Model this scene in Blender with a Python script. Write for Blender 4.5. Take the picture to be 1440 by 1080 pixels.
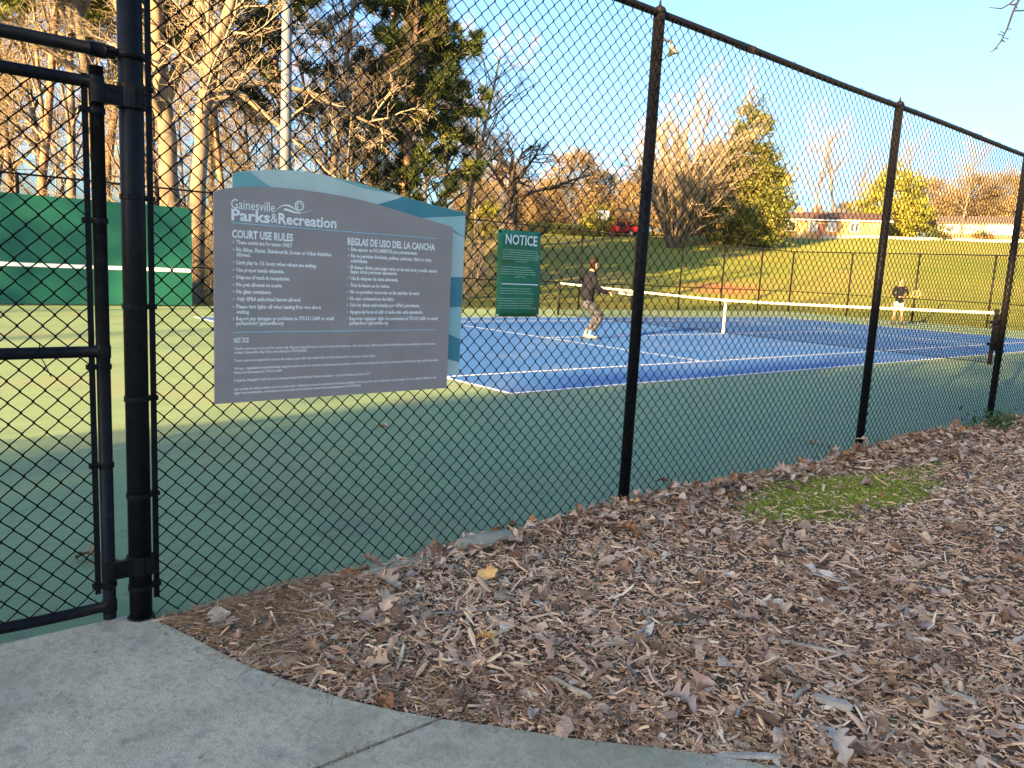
import bpy, math, random
import numpy as np
from mathutils import Matrix, Vector

for _o in list(bpy.data.objects):
    bpy.data.objects.remove(_o)
S = bpy.context.scene
COL = S.collection

# ------------------------------------------------------------------ camera, sky, sun, exposure
CAM = (12.213637, -17.56573, 1.418888)
cam_data = bpy.data.cameras.new('camera')
cam = bpy.data.objects.new('camera', cam_data)
COL.objects.link(cam)
cam_data.sensor_width = 36.0
cam_data.lens = 27.2987
cam_data.clip_start = 0.05
cam_data.clip_end = 3000.0
_r = (0.638738, 0.767713, 0.051283)
_u = (-0.145144, 0.054769, 0.987893)
_d = (-0.75561, 0.638448, -0.146412)
cam.matrix_world = Matrix(((_r[0], _u[0], -_d[0], CAM[0]), (_r[1], _u[1], -_d[1], CAM[1]),
                           (_r[2], _u[2], -_d[2], CAM[2]), (0, 0, 0, 1)))
S.camera = cam

SUN_ELEV = math.radians(12.3)
SUN_DIR = Vector((0.262, -0.965, 0.0)).normalized() * math.cos(SUN_ELEV) + Vector((0, 0, math.sin(SUN_ELEV)))  # towards the sun
world = bpy.data.worlds.new('World')
S.world = world
world.use_nodes = True
wn = world.node_tree
sky = wn.nodes.new('ShaderNodeTexSky')
sky.sky_type = 'NISHITA'
sky.sun_disc = False
sky.sun_elevation = SUN_ELEV
sky.sun_rotation = math.atan2(SUN_DIR.x, SUN_DIR.y)
sky.altitude = 300
sky.air_density = 1.0
sky.dust_density = 4.0
sky.ozone_density = 6.0
wn.links.new(sky.outputs[0], wn.nodes['Background'].inputs[0])
wn.nodes['Background'].inputs[1].default_value = 0.082

sun_data = bpy.data.lights.new('sun', 'SUN')
sun_data.energy = 5.0
sun_data.color = (1.0, 0.70, 0.36)
sun_data.angle = math.radians(0.53)
sun = bpy.data.objects.new('sun', sun_data)
COL.objects.link(sun)
sun.rotation_euler = SUN_DIR.to_track_quat('Z', 'Y').to_euler()

S.view_settings.view_transform = 'Standard'
S.view_settings.look = 'None'
S.view_settings.exposure = 3.15
S.view_settings.gamma = 1.0
S.view_settings.use_white_balance = True      # the camera is balanced for the shade
S.view_settings.white_balance_temperature = 8600
S.view_settings.white_balance_tint = 12
S.view_settings.use_curve_mapping = False
S.render.engine = 'CYCLES'
S.cycles.max_bounces = 6
S.cycles.use_denoising = True

# ------------------------------------------------------------------ helpers
RNG = np.random.default_rng(7)
PY = random.Random(11)


def mesh_arrays(name, verts, quads=None, tris=None, smooth=False, tint=None, mat_idx=None):
    """A mesh from numpy arrays; tint is one float per face (quads first, then triangles)."""
    verts = np.asarray(verts, dtype=np.float32).reshape(-1, 3)
    q = np.zeros((0, 4), np.int32) if quads is None or len(quads) == 0 else np.asarray(quads, np.int32).reshape(-1, 4)
    t = np.zeros((0, 3), np.int32) if tris is None or len(tris) == 0 else np.asarray(tris, np.int32).reshape(-1, 3)
    me = bpy.data.meshes.new(name)
    me.vertices.add(len(verts))
    me.vertices.foreach_set('co', verts.ravel())
    nl = q.size + t.size
    me.loops.add(nl)
    me.loops.foreach_set('vertex_index', np.concatenate([q.ravel(), t.ravel()]))
    me.polygons.add(len(q) + len(t))
    starts = np.concatenate([np.arange(len(q)) * 4, q.size + np.arange(len(t)) * 3]).astype(np.int32)
    me.polygons.foreach_set('loop_start', starts)
    me.polygons.foreach_set('use_smooth', np.full(len(q) + len(t), bool(smooth)))
    if mat_idx is not None:
        me.polygons.foreach_set('material_index', np.asarray(mat_idx, np.int32))
    me.update(calc_edges=True)
    me.validate()
    if tint is not None:
        a = me.attributes.new('tint', 'FLOAT', 'FACE')
        a.data.foreach_set('value', np.asarray(tint, np.float32))
    return me


class MB:
    """Collects simple shapes into one mesh."""
    def __init__(self):
        self.v, self.q, self.t, self.n = [], [], [], 0

    def add(self, v, q=(), t=()):
        v = np.asarray(v, float).reshape(-1, 3)
        self.v.append(v)
        if len(q):
            self.q.append(np.asarray(q, int).reshape(-1, 4) + self.n)
        if len(t):
            self.t.append(np.asarray(t, int).reshape(-1, 3) + self.n)
        self.n += len(v)
        return self

    def box(self, lo, hi, M=None):
        x0, y0, z0 = lo
        x1, y1, z1 = hi
        v = np.array([(x0, y0, z0), (x1, y0, z0), (x1, y1, z0), (x0, y1, z0), (x0, y0, z1), (x1, y0, z1), (x1, y1, z1), (x0, y1, z1)], float)
        if M is not None:
            v = np.array([tuple(M @ Vector(p)) for p in v])
        return self.add(v, [(0, 3, 2, 1), (4, 5, 6, 7), (0, 1, 5, 4), (1, 2, 6, 5), (2, 3, 7, 6), (3, 0, 4, 7)])

    def cbox(self, c, s, rz=0.0, ry=0.0, rx=0.0):
        M = Matrix.Translation(c) @ Matrix.Rotation(rz, 4, 'Z') @ Matrix.Rotation(ry, 4, 'Y') @ Matrix.Rotation(rx, 4, 'X')
        return self.box((-s[0] / 2, -s[1] / 2, -s[2] / 2), (s[0] / 2, s[1] / 2, s[2] / 2), M)

    def tube(self, pts, r, n=8, caps=True):
        v, q = tube_arrays(pts, r, n)
        k = len(pts)
        t = []
        if caps:
            v = np.vstack([v, [pts[0]], [pts[-1]]])
            for i in range(n):
                j = (i + 1) % n
                t.append((k * n, j, i))
                t.append((k * n + 1, (k - 1) * n + i, (k - 1) * n + j))
        return self.add(v, q, t)

    def lathe(self, c, prof, n=16):
        """prof: (radius, z) from bottom to top."""
        a = np.arange(n) * 2 * np.pi / n
        v = []
        for r, z in prof:
            v.append(np.stack([c[0] + r * np.cos(a), c[1] + r * np.sin(a), np.full(n, c[2] + z)], 1))
        v = np.vstack(v)
        k = len(prof)
        q = [(i * n + j, i * n + (j + 1) % n, (i + 1) * n + (j + 1) % n, (i + 1) * n + j) for i in range(k - 1) for j in range(n)]
        v = np.vstack([v, [[c[0], c[1], c[2] + prof[0][1]], [c[0], c[1], c[2] + prof[-1][1]]]])
        t = [(k * n, (j + 1) % n, j) for j in range(n)] + [(k * n + 1, (k - 1) * n + j, (k - 1) * n + (j + 1) % n) for j in range(n)]
        return self.add(v, q, t)

    def prism(self, poly, axis, a0, a1):
        """poly: list of 2-D points (counter-clockwise), extruded along axis 0/1/2 from a0 to a1. Star-shaped from its centroid."""
        n = len(poly)
        c = np.mean(poly, 0)
        def P(p, a):
            o = [0, 0, 0]
            rest = [i for i in range(3) if i != axis]
            o[axis], o[rest[0]], o[rest[1]] = a, p[0], p[1]
            return o
        v = [P(p, a0) for p in poly] + [P(p, a1) for p in poly] + [P(c, a0), P(c, a1)]
        q = [(i, (i + 1) % n, n + (i + 1) % n, n + i) for i in range(n)]
        t = [(2 * n, (i + 1) % n, i) for i in range(n)] + [(2 * n + 1, n + i, n + (i + 1) % n) for i in range(n)]
        return self.add(v, q, t)

    def mesh(self, name, smooth=False):
        V = np.vstack(self.v)
        return mesh_arrays(name, V, np.vstack(self.q) if self.q else None, np.vstack(self.t) if self.t else None, smooth)


def tube_arrays(pts, r, n=8):
    pts = np.asarray(pts, float)
    k = len(pts)
    r = np.full(k, r, float) if np.isscalar(r) else np.asarray(r, float)
    d = np.gradient(pts, axis=0)
    d /= np.linalg.norm(d, axis=1)[:, None] + 1e-12
    ref = np.array([0, 0, 1.0]) if abs(d[:, 2]).mean() < 0.8 else np.array([1.0, 0, 0])
    e1 = np.cross(d, ref)
    e1 /= np.linalg.norm(e1, axis=1)[:, None] + 1e-12
    e2 = np.cross(d, e1)
    a = np.arange(n) * 2 * np.pi / n
    v = pts[:, None, :] + r[:, None, None] * (np.cos(a)[None, :, None] * e1[:, None, :] + np.sin(a)[None, :, None] * e2[:, None, :])
    i = np.arange(k - 1)[:, None] * n
    j = np.arange(n)[None, :]
    q = np.stack([i + j, i + n + j, i + n + (j + 1) % n, i + (j + 1) % n], -1).reshape(-1, 4)
    return v.reshape(-1, 3), q


class Tubes:
    """Many tubes, quickly."""
    def __init__(self):
        self.v, self.q, self.n = [], [], 0

    def add(self, pts, r, n):
        v, q = tube_arrays(pts, r, n)
        self.v.append(v)
        self.q.append(q + self.n)
        self.n += len(v)

    def mesh(self, name, smooth=True):
        return mesh_arrays(name, np.vstack(self.v), np.vstack(self.q), None, smooth)


def link(name, me, mat=None, parent=None, loc=None):
    o = bpy.data.objects.new(name, me)
    COL.objects.link(o)
    if mat is not None and me is not None:
        if isinstance(mat, (list, tuple)):
            if len(me.materials) == 0:
                for m in mat:
                    me.materials.append(m)
        elif len(me.materials) == 0:
            me.materials.append(mat)
    if parent is not None:
        o.parent = parent
    if loc is not None:
        o.location = loc
    return o


def tag(o, label=None, cat=None, group=None, kind=None):
    for k, v in (('label', label), ('category', cat), ('group', group), ('kind', kind)):
        if v is not None:
            o[k] = v
    return o


def thing(name, label, cat, loc=(0, 0, 0), rz=0.0, group=None):
    o = bpy.data.objects.new(name, None)
    COL.objects.link(o)
    o.location = loc
    o.rotation_euler = (0, 0, rz)
    o.empty_display_size = 0.2
    return tag(o, label, cat, group)


def part(name, me, mat, root, world_coords=True, label=None, kind=None):
    """A part whose mesh is in world coordinates (unless world_coords is False) under a root that is not rotated."""
    o = link(name, me, mat, root)
    if world_coords:
        p, off = root, Vector((0, 0, 0))
        while p is not None:
            off += p.location
            p = p.parent
        o.location = -off
    return tag(o, label, None, None, kind)


def copy_tree(o, parent=None):
    c = o.copy()
    COL.objects.link(c)
    c.parent = parent
    for ch in list(o.children):
        copy_tree(ch, c)
    return c


def bevel(o, w=0.004, seg=2):
    m = o.modifiers.new('bevel', 'BEVEL')
    m.width = w
    m.segments = seg
    m.limit_method = 'ANGLE'
    m.angle_limit = math.radians(40)
    return o


# ------------------------------------------------------------------ materials
def nodes_of(m):
    m.use_nodes = True
    nt = m.node_tree
    return nt, nt.nodes, nt.links, nt.nodes['Principled BSDF']


def pmat(name, c1, c2=None, scale=8.0, rough=0.7, detail=5.0, bump=0.0, bscale=None, spec=0.3, metal=0.0, coords='Object', ramp=(0.35, 0.65), rnd=0.0, two=None):
    """Principled material whose colour wanders between c1 and c2 with noise; bump from a second noise; rnd varies value per object."""
    m = bpy.data.materials.new(name)
    nt, N, L, B = nodes_of(m)
    B.inputs['Roughness'].default_value = rough
    B.inputs['Specular IOR Level'].default_value = spec
    B.inputs['Metallic'].default_value = metal
    tc = N.new('ShaderNodeTexCoord')
    src = tc.outputs[coords]
    col = None
    if c2 is None:
        c2 = c1
    nz = N.new('ShaderNodeTexNoise')
    nz.inputs['Scale'].default_value = scale
    nz.inputs['Detail'].default_value = detail
    nz.inputs['Roughness'].default_value = 0.6
    L.new(src, nz.inputs['Vector'])
    cr = N.new('ShaderNodeValToRGB')
    cr.color_ramp.elements[0].position, cr.color_ramp.elements[1].position = ramp
    cr.color_ramp.elements[0].color = (*c1, 1)
    cr.color_ramp.elements[1].color = (*c2, 1)
    L.new(nz.outputs['Fac'], cr.inputs['Fac'])
    col = cr.outputs['Color']
    if two is not None:   # (colour, scale, lo, hi): a second, coarser blotch
        n2 = N.new('ShaderNodeTexNoise')
        n2.inputs['Scale'].default_value = two[1]
        n2.inputs['Detail'].default_value = 4
        L.new(src, n2.inputs['Vector'])
        mr = N.new('ShaderNodeMapRange')
        mr.inputs['From Min'].default_value, mr.inputs['From Max'].default_value = two[2], two[3]
        L.new(n2.outputs['Fac'], mr.inputs['Value'])
        mx = N.new('ShaderNodeMix')
        mx.data_type = 'RGBA'
        L.new(mr.outputs['Result'], mx.inputs['Factor'])
        L.new(col, mx.inputs['A'])
        mx.inputs['B'].default_value = (*two[0], 1)
        col = mx.outputs['Result']
    if rnd:
        oi = N.new('ShaderNodeObjectInfo')
        mr = N.new('ShaderNodeMapRange')
        mr.inputs['To Min'].default_value, mr.inputs['To Max'].default_value = 1 - rnd, 1 + rnd
        L.new(oi.outputs['Random'], mr.inputs['Value'])
        hs = N.new('ShaderNodeHueSaturation')
        L.new(mr.outputs['Result'], hs.inputs['Value'])
        L.new(col, hs.inputs['Color'])
        col = hs.outputs['Color']
    L.new(col, B.inputs['Base Color'])
    if bump:
        nb = N.new('ShaderNodeTexNoise')
        nb.inputs['Scale'].default_value = bscale or scale * 4
        nb.inputs['Detail'].default_value = 6
        L.new(src, nb.inputs['Vector'])
        bp = N.new('ShaderNodeBump')
        bp.inputs['Strength'].default_value = 0.6
        bp.inputs['Distance'].default_value = bump
        L.new(nb.outputs['Fac'], bp.inputs['Height'])
        L.new(bp.outputs['Normal'], B.inputs['Normal'])
    return m


def tint_mat(name, stops, rough=0.8, spec=0.2, rnd=0.0):
    """Material coloured by the face attribute 'tint' through a ramp: every chip, blade or leaf has its own colour."""
    m = bpy.data.materials.new(name)
    nt, N, L, B = nodes_of(m)
    B.inputs['Roughness'].default_value = rough
    B.inputs['Specular IOR Level'].default_value = spec
    at = N.new('ShaderNodeAttribute')
    at.attribute_name = 'tint'
    cr = N.new('ShaderNodeValToRGB')
    e = cr.color_ramp.elements
    e[0].position, e[0].color = stops[0][0], (*stops[0][1], 1)
    e[1].position, e[1].color = stops[-1][0], (*stops[-1][1], 1)
    for p, c in stops[1:-1]:
        x = e.new(p)
        x.color = (*c, 1)
    L.new(at.outputs['Fac'], cr.inputs['Fac'])
    col = cr.outputs['Color']
    if rnd:
        oi = N.new('ShaderNodeObjectInfo')
        mr = N.new('ShaderNodeMapRange')
        mr.inputs['To Min'].default_value, mr.inputs['To Max'].default_value = 1 - rnd, 1 + rnd
        L.new(oi.outputs['Random'], mr.inputs['Value'])
        hs = N.new('ShaderNodeHueSaturation')
        L.new(mr.outputs['Result'], hs.inputs['Value'])
        L.new(col, hs.inputs['Color'])
        col = hs.outputs['Color']
    L.new(col, B.inputs['Base Color'])
    return m


M_BLACK = pmat('black_vinyl', (0.006, 0.006, 0.007), (0.011, 0.011, 0.012), 30, 0.45, spec=0.11, two=((0.022, 0.022, 0.022), 17, 0.62, 0.85))
M_WIRE = pmat('black_wire_coating', (0.004, 0.0045, 0.006), (0.008, 0.0085, 0.010), 40, 0.8, spec=0.05)
M_GALV = pmat('grey_galvanised_steel', (0.22, 0.24, 0.26), (0.30, 0.32, 0.34), 5, 0.6, spec=0.4)
M_WHITE = pmat('white_line_paint', (0.72, 0.74, 0.72), (0.80, 0.81, 0.79), 12, 0.75)
# ------------------------------------------------------------------ terrain
_DH = np.array([-0.7638, 0.6454])
_RH = np.array([0.6454, 0.7638])


def sstep(a, b, x):
    t = np.clip((x - a) / (b - a), 0, 1)
    return t * t * (3 - 2 * t)


def ground_z(x, y):
    """Height of the grass: flat round the courts, rising to the road beyond the far fence."""
    x = np.asarray(x, float)
    y = np.asarray(y, float)
    dx, dy = x - CAM[0], y - CAM[1]
    s = np.hypot(dx, dy)
    a = np.degrees(np.arctan2(dx * _RH[0] + dy * _RH[1], dx * _DH[0] + dy * _DH[1]))
    crest = np.interp(a, [-60, -35, -3, 12, 20, 33, 60], [84, 88, 93, 100, 108, 112, 112])
    top = np.interp(a, [-120, -60, -35, -3, 8, 16, 23, 33, 60], [0.5, 2.5, 4.6, 5.7, 6.2, 7.0, 7.6, 7.75, 7.5])
    t = np.clip((s - 35) / (crest - 35), 0, 1)
    h = top * (0.62 * t ** 1.25 + 0.38 * sstep(0.05, 1.0, t))
    beyond = np.clip(s - crest, 0, None)
    h = h + 0.066 * np.clip(beyond - 3, 0, 60)
    out = np.hypot(np.clip(np.abs(x) - 9.3, 0, None), np.clip(np.maximum(-36 - y, y - 18.5), 0, None))
    m = sstep(0.2, 12, out) * sstep(-20, 30, dx * _DH[0] + dy * _DH[1])
    wob = 0.10 * np.sin(x * 0.21 + 1.3) * np.cos(y * 0.17) + 0.05 * np.sin(x * 0.53 + y * 0.41)
    return h * m + wob * m - 0.06


def sheet(name, xs, ys, zf, mat, smooth=True):
    X, Y = np.meshgrid(xs, ys, indexing='ij')
    Z = zf(X, Y)
    nx, ny = len(xs), len(ys)
    v = np.stack([X, Y, Z], -1).reshape(-1, 3)
    i = np.arange(nx - 1)[:, None] * ny
    j = np.arange(ny - 1)[None, :]
    q = np.stack([i + j, i + ny + j, i + ny + j + 1, i + j + 1], -1).reshape(-1, 4)
    return link(name, mesh_arrays(name, v, q, None, smooth), mat)


def grass_material():
    m = bpy.data.materials.new('winter_grass')
    nt, N, L, B = nodes_of(m)
    B.inputs['Roughness'].default_value = 0.9
    B.inputs['Specular IOR Level'].default_value = 0.1
    g = N.new('ShaderNodeNewGeometry')
    def noise(scale, det=5, vec=None):
        n = N.new('ShaderNodeTexNoise')
        n.inputs['Scale'].default_value = scale
        n.inputs['Detail'].default_value = det
        n.inputs['Roughness'].default_value = 0.65
        L.new(vec or g.outputs['Position'], n.inputs['Vector'])
        return n.outputs['Fac']
    def ramp(f, stops):
        c = N.new('ShaderNodeValToRGB')
        e = c.color_ramp.elements
        e[0].position, e[0].color = stops[0][0], (*stops[0][1], 1)
        e[1].position, e[1].color = stops[-1][0], (*stops[-1][1], 1)
        for p, col in stops[1:-1]:
            k = e.new(p)
            k.color = (*col, 1)
        L.new(f, c.inputs['Fac'])
        return c.outputs['Color']
    def mix(f, a, b):
        x = N.new('ShaderNodeMix')
        x.data_type = 'RGBA'
        L.new(f, x.inputs['Factor'])
        L.new(a, x.inputs['A'])
        if isinstance(b, tuple):
            x.inputs['B'].default_value = (*b, 1)
        else:
            L.new(b, x.inputs['B'])
        return x.outputs['Result']
    base = ramp(noise(0.09, 6), [(0.36, (0.125, 0.180, 0.030)), (0.5, (0.195, 0.215, 0.042)), (0.62, (0.29, 0.235, 0.085))])
    fine = ramp(noise(2.6, 8), [(0.3, (0.10, 0.145, 0.026)), (0.55, (0.205, 0.22, 0.046)), (0.75, (0.34, 0.275, 0.11))])
    c = N.new('ShaderNodeMix')
    c.data_type = 'RGBA'
    c.inputs['Factor'].default_value = 0.5
    L.new(base, c.inputs['A'])
    L.new(fine, c.inputs['B'])
    col = c.outputs['Result']
    # worn red clay patch on the slope
    vm = N.new('ShaderNodeVectorMath')
    vm.operation = 'DISTANCE'
    L.new(g.outputs['Position'], vm.inputs[0])
    vm.inputs[1].default_value = (-17.3, 24.2, 2.2)
    ad = N.new('ShaderNodeMath')
    ad.operation = 'MULTIPLY_ADD'
    L.new(noise(0.7, 5), ad.inputs[0])
    ad.inputs[1].default_value = 4.0
    L.new(vm.outputs['Value'], ad.inputs[2])
    mr = N.new('ShaderNodeMapRange')
    mr.inputs['From Min'].default_value, mr.inputs['From Max'].default_value = 5.4, 3.4
    L.new(ad.outputs['Value'], mr.inputs['Value'])
    col = mix(mr.outputs['Result'], col, (0.30, 0.13, 0.065))
    L.new(col, B.inputs['Base Color'])
    bp = N.new('ShaderNodeBump')
    bp.inputs['Distance'].default_value = 0.12
    bp.inputs['Strength'].default_value = 0.8
    L.new(noise(9, 6), bp.inputs['Height'])
    L.new(bp.outputs['Normal'], B.inputs['Normal'])
    return m


M_GRASS = grass_material()
_ax = np.unique(np.concatenate([np.linspace(-420, -130, 14), np.linspace(-130, -9.5, 110), np.linspace(-9.5, 30, 24), np.linspace(30, 420, 20)]))
_ay = np.unique(np.concatenate([np.linspace(-420, -60, 18), np.linspace(-60, 18, 60), np.linspace(18, 150, 120), np.linspace(150, 420, 14)]))
tag(sheet('grass_hill', _ax, _ay, ground_z, M_GRASS), kind='structure')


# ------------------------------------------------------------------ courts
def court_material(name, c1, c2, stain, grit=90):
    m = pmat(name, c1, c2, 2.6, 0.66, detail=9, bump=0.002, bscale=grit, spec=0.2, ramp=(0.25, 0.75), two=(stain, 0.55, 0.54, 0.74))
    return m


M_GREEN = court_material('green_acrylic_court', (0.135, 0.228, 0.108), (0.160, 0.256, 0.122), (0.20, 0.225, 0.112))
M_BLUE = court_material('blue_acrylic_court', (0.020, 0.108, 0.285), (0.030, 0.124, 0.315), (0.075, 0.150, 0.285))


def court_wear(m):
    """Fine grit, squeegee streaks along the court, dark spots and faint brown stains."""
    nt, N, L = m.node_tree, m.node_tree.nodes, m.node_tree.links
    B = N['Principled BSDF']
    c = B.inputs['Base Color'].links[0].from_socket
    tc = N.new('ShaderNodeTexCoord')
    for scale, vec, lo, hi, val, amt in ((160, (1, 1, 1), 0.40, 0.75, (0.30, 0.34, 0.26), 0.35), (90, (1, 1, 1), 0.55, 0.75, (0.02, 0.05, 0.04), 0.35), (3.0, (6.0, 0.35, 1), 0.45, 0.75, (0.05, 0.10, 0.07), 0.30),
                                         (5.5, (1, 1, 1), 0.62, 0.70, (0.05, 0.07, 0.06), 0.35), (0.8, (1, 1, 1), 0.60, 0.72, (0.10, 0.095, 0.08), 0.35)):
        mp = N.new('ShaderNodeMapping')
        mp.inputs['Scale'].default_value = vec
        L.new(tc.outputs['Object'], mp.inputs['Vector'])
        n = N.new('ShaderNodeTexNoise')
        n.inputs['Scale'].default_value = scale
        n.inputs['Detail'].default_value = 5
        L.new(mp.outputs['Vector'], n.inputs['Vector'])
        mr = N.new('ShaderNodeMapRange')
        mr.inputs['From Min'].default_value, mr.inputs['From Max'].default_value = lo, hi
        mr.inputs['To Max'].default_value = amt
        L.new(n.outputs['Fac'], mr.inputs['Value'])
        x = N.new('ShaderNodeMix')
        x.data_type = 'RGBA'
        L.new(mr.outputs['Result'], x.inputs['Factor'])
        L.new(c, x.inputs['A'])
        x.inputs['B'].default_value = (*val, 1)
        c = x.outputs['Result']
    L.new(c, B.inputs['Base Color'])


court_wear(M_GREEN)
cs = MB().box((-9.35, -36.0, -0.25), (9.16, 18.45, 0.0)).mesh('court_slab')
tag(link('court_surface', cs, M_GREEN), kind='structure')


def flat(x0, y0, x1, y1, z):
    return [(x0, y0, z), (x1, y0, z), (x1, y1, z), (x0, y1, z)]


bl = MB().add(flat(-5.51, -11.91, 5.51, 11.91, 0.004), [(0, 1, 2, 3)]).mesh('blue_court')
tag(link('blue_court', bl, M_BLUE), kind='structure')
lines = thing('court_lines', None, None)
tag(lines, kind='structure')
w = 0.05
_L = []
for y in (-11.885, 11.885):
    _L.append((-5.51, y - 0.05, 5.51, y + 0.025))
for x in (-5.485, -4.115, 4.115, 5.485):
    _L.append((x - w / 2, -11.835, x + w / 2, 11.835))
for y in (-6.4, 6.4):
    _L.append((-4.09, y - w / 2, 4.09, y + w / 2))
_L.append((-w / 2, -6.375, w / 2, 6.375))
for y0, y1 in ((-11.835, -11.73), (11.73, 11.835)):
    _L.append((-w / 2, y0, w / 2, y1))
for b in _L:
    link('line', MB().add(flat(b[0], b[1], b[2], b[3], 0.008), [(0, 1, 2, 3)]).mesh('line'), M_WHITE, lines)

# ------------------------------------------------------------------ concrete walk
M_CONC = pmat('worn_concrete', (0.56, 0.44, 0.285), (0.72, 0.57, 0.38), 5.5, 0.85, detail=9, bump=0.004, bscale=150, spec=0.15, ramp=(0.3, 0.72),
              two=((0.60, 0.51, 0.39), 2.3, 0.55, 0.74))


def concrete_grain(m):
    nt, N, L = m.node_tree, m.node_tree.nodes, m.node_tree.links
    B = N['Principled BSDF']
    old = B.inputs['Base Color'].links[0].from_socket
    tc = N.new('ShaderNodeTexCoord')
    def layer(old, scale, lo, hi, col, amt, det=3):
        n = N.new('ShaderNodeTexNoise')
        n.inputs['Scale'].default_value = scale
        n.inputs['Detail'].default_value = det
        L.new(tc.outputs['Object'], n.inputs['Vector'])
        mr = N.new('ShaderNodeMapRange')
        mr.inputs['From Min'].default_value, mr.inputs['From Max'].default_value = lo, hi
        mr.inputs['To Max'].default_value = amt
        L.new(n.outputs['Fac'], mr.inputs['Value'])
        x = N.new('ShaderNodeMix')
        x.data_type = 'RGBA'
        L.new(mr.outputs['Result'], x.inputs['Factor'])
        L.new(old, x.inputs['A'])
        x.inputs['B'].default_value = (*col, 1)
        return x.outputs['Result']
    c = layer(old, 48, 0.45, 0.72, (0.20, 0.165, 0.11), 0.50, 9)
    c = layer(c, 140, 0.52, 0.72, (0.78, 0.67, 0.49), 0.7)
    c = layer(c, 320, 0.42, 0.68, (0.15, 0.125, 0.085), 0.6)
    c = layer(c, 9, 0.55, 0.72, (0.24, 0.215, 0.16), 0.5, 5)
    c = layer(c, 26, 0.70, 0.75, (0.06, 0.055, 0.045), 0.45)
    c = layer(c, 1.1, 0.48, 0.70, (0.24, 0.205, 0.125), 0.75, 6)
    L.new(c, B.inputs['Base Color'])


concrete_grain(M_CONC)
EDGE = [(9.085, -16.785), (9.32, -16.71), (9.54, -16.65), (9.72, -16.60), (9.88, -16.53), (10.09, -16.43), (10.26, -16.32), (10.37, -16.23),
        (10.51, -16.11), (10.68, -15.97), (10.93, -15.73), (11.14, -15.56), (11.6, -15.16), (12.2, -14.62), (13.2, -13.9), (15.0, -13.0)]


def slab(name, poly):
    """A concrete slab cast to the outline poly (x, y), with a rounded arris."""
    n = len(poly)
    c = np.mean(poly, 0)
    ins = []
    for i in range(n):
        p0, p1, p2 = np.array(poly[i - 1]), np.array(poly[i]), np.array(poly[(i + 1) % n])
        a, b = (p1 - p0), (p2 - p1)
        na = np.array([-a[1], a[0]]) / np.linalg.norm(a)
        nb = np.array([-b[1], b[0]]) / np.linalg.norm(b)
        k = na + nb
        k /= max(0.3, k @ na)
        ins.append(tuple(p1 + k * 0.010))
    bm = MB()
    v = [(x, y, -0.10) for x, y in poly] + [(x, y, 0.004) for x, y in poly] + [(x, y, 0.012) for x, y in ins]
    q = [(i, (i + 1) % n, n + (i + 1) % n, n + i) for i in range(n)] + [(n + i, n + (i + 1) % n, 2 * n + (i + 1) % n, 2 * n + i) for i in range(n)]
    bm.add(v, q)
    me = bm.mesh(name)
    import bmesh
    b = bmesh.new()
    b.from_mesh(me)
    b.verts.ensure_lookup_table()
    b.faces.new([b.verts[2 * n + i] for i in range(n)])
    bmesh.ops.recalc_face_normals(b, faces=b.faces)
    b.to_mesh(me)
    b.free()
    return me


walk = thing('concrete_walk', None, None)
tag(walk, kind='structure')
# joint runs from the mulch edge at (10.37, -16.23) towards -y
s1 = [EDGE[i] for i in range(0, 8)] 
poly1 = list(reversed(s1)) + [(9.10, -16.80), (9.10, -24.0), (10.40, -24.0)]
poly1 = [(10.370, -16.234)] + list(reversed(EDGE[1:7])) + [(9.17, -16.76), (9.10, -16.80), (9.10, -24.0), (10.373, -24.0)]
poly2 = [(10.3775, -16.228)] + [(10.3805, -24.0), (16.0, -24.0), (16.0, -12.55)] + list(reversed(EDGE[8:]))
link('slab', slab('slab', poly1), M_CONC, walk)
link('slab', slab('slab', poly2), M_CONC, walk)


M_DIRT = pmat('brown_joint_dirt', (0.17, 0.11, 0.07), (0.34, 0.25, 0.165), 40, 0.95, bump=0.003, bscale=90, spec=0.1)
link('joint_fill', MB().box((10.366, -24.0, -0.02), (10.384, -16.232, 0.0065)).mesh('joint_fill'), M_DIRT, walk)


# ------------------------------------------------------------------ mulch bed
def edge_dist(x, y):
    """Signed-ish distance from the walk's curved edge (positive on the mulch side)."""
    d = np.full(np.shape(x), 9.0)
    side = np.ones(np.shape(x))
    for a, b in zip(EDGE[:-1], EDGE[1:]):
        ax, ay, bx, by = *a, *b
        ux, uy = bx - ax, by - ay
        l2 = ux * ux + uy * uy
        t = np.clip(((x - ax) * ux + (y - ay) * uy) / l2, 0, 1)
        px, py = x - ax - t * ux, y - ay - t * uy
        dd = np.hypot(px, py)
        cr = ux * py - uy * px
        m = dd < d
        d = np.where(m, dd, d)
        side = np.where(m, np.sign(cr), side)
    return d * side


def mulch_z(x, y):
    e = edge_dist(x, y)
    h = 0.03 * sstep(0.0, 0.5, e) + 0.02 * np.sin(2.1 * x + 0.7) * np.sin(1.7 * y) * sstep(0.1, 0.8, e) + 0.008 * np.sin(7 * x + 2 * y) * np.sin(6 * y - 3 * x)
    ridge = 0.05 * np.exp(-((x - 9.30) / 0.10) ** 2) * sstep(-16.2, -15.5, y)
    h = h + ridge * (0.6 + 0.4 * np.sin(3.1 * y) * np.sin(1.3 * y + 1)) - 0.03 * sstep(9.25, 9.15, x)
    return np.where(e > 0, h - 0.004, -0.02 + np.clip(e, -0.08, 0))


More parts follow.
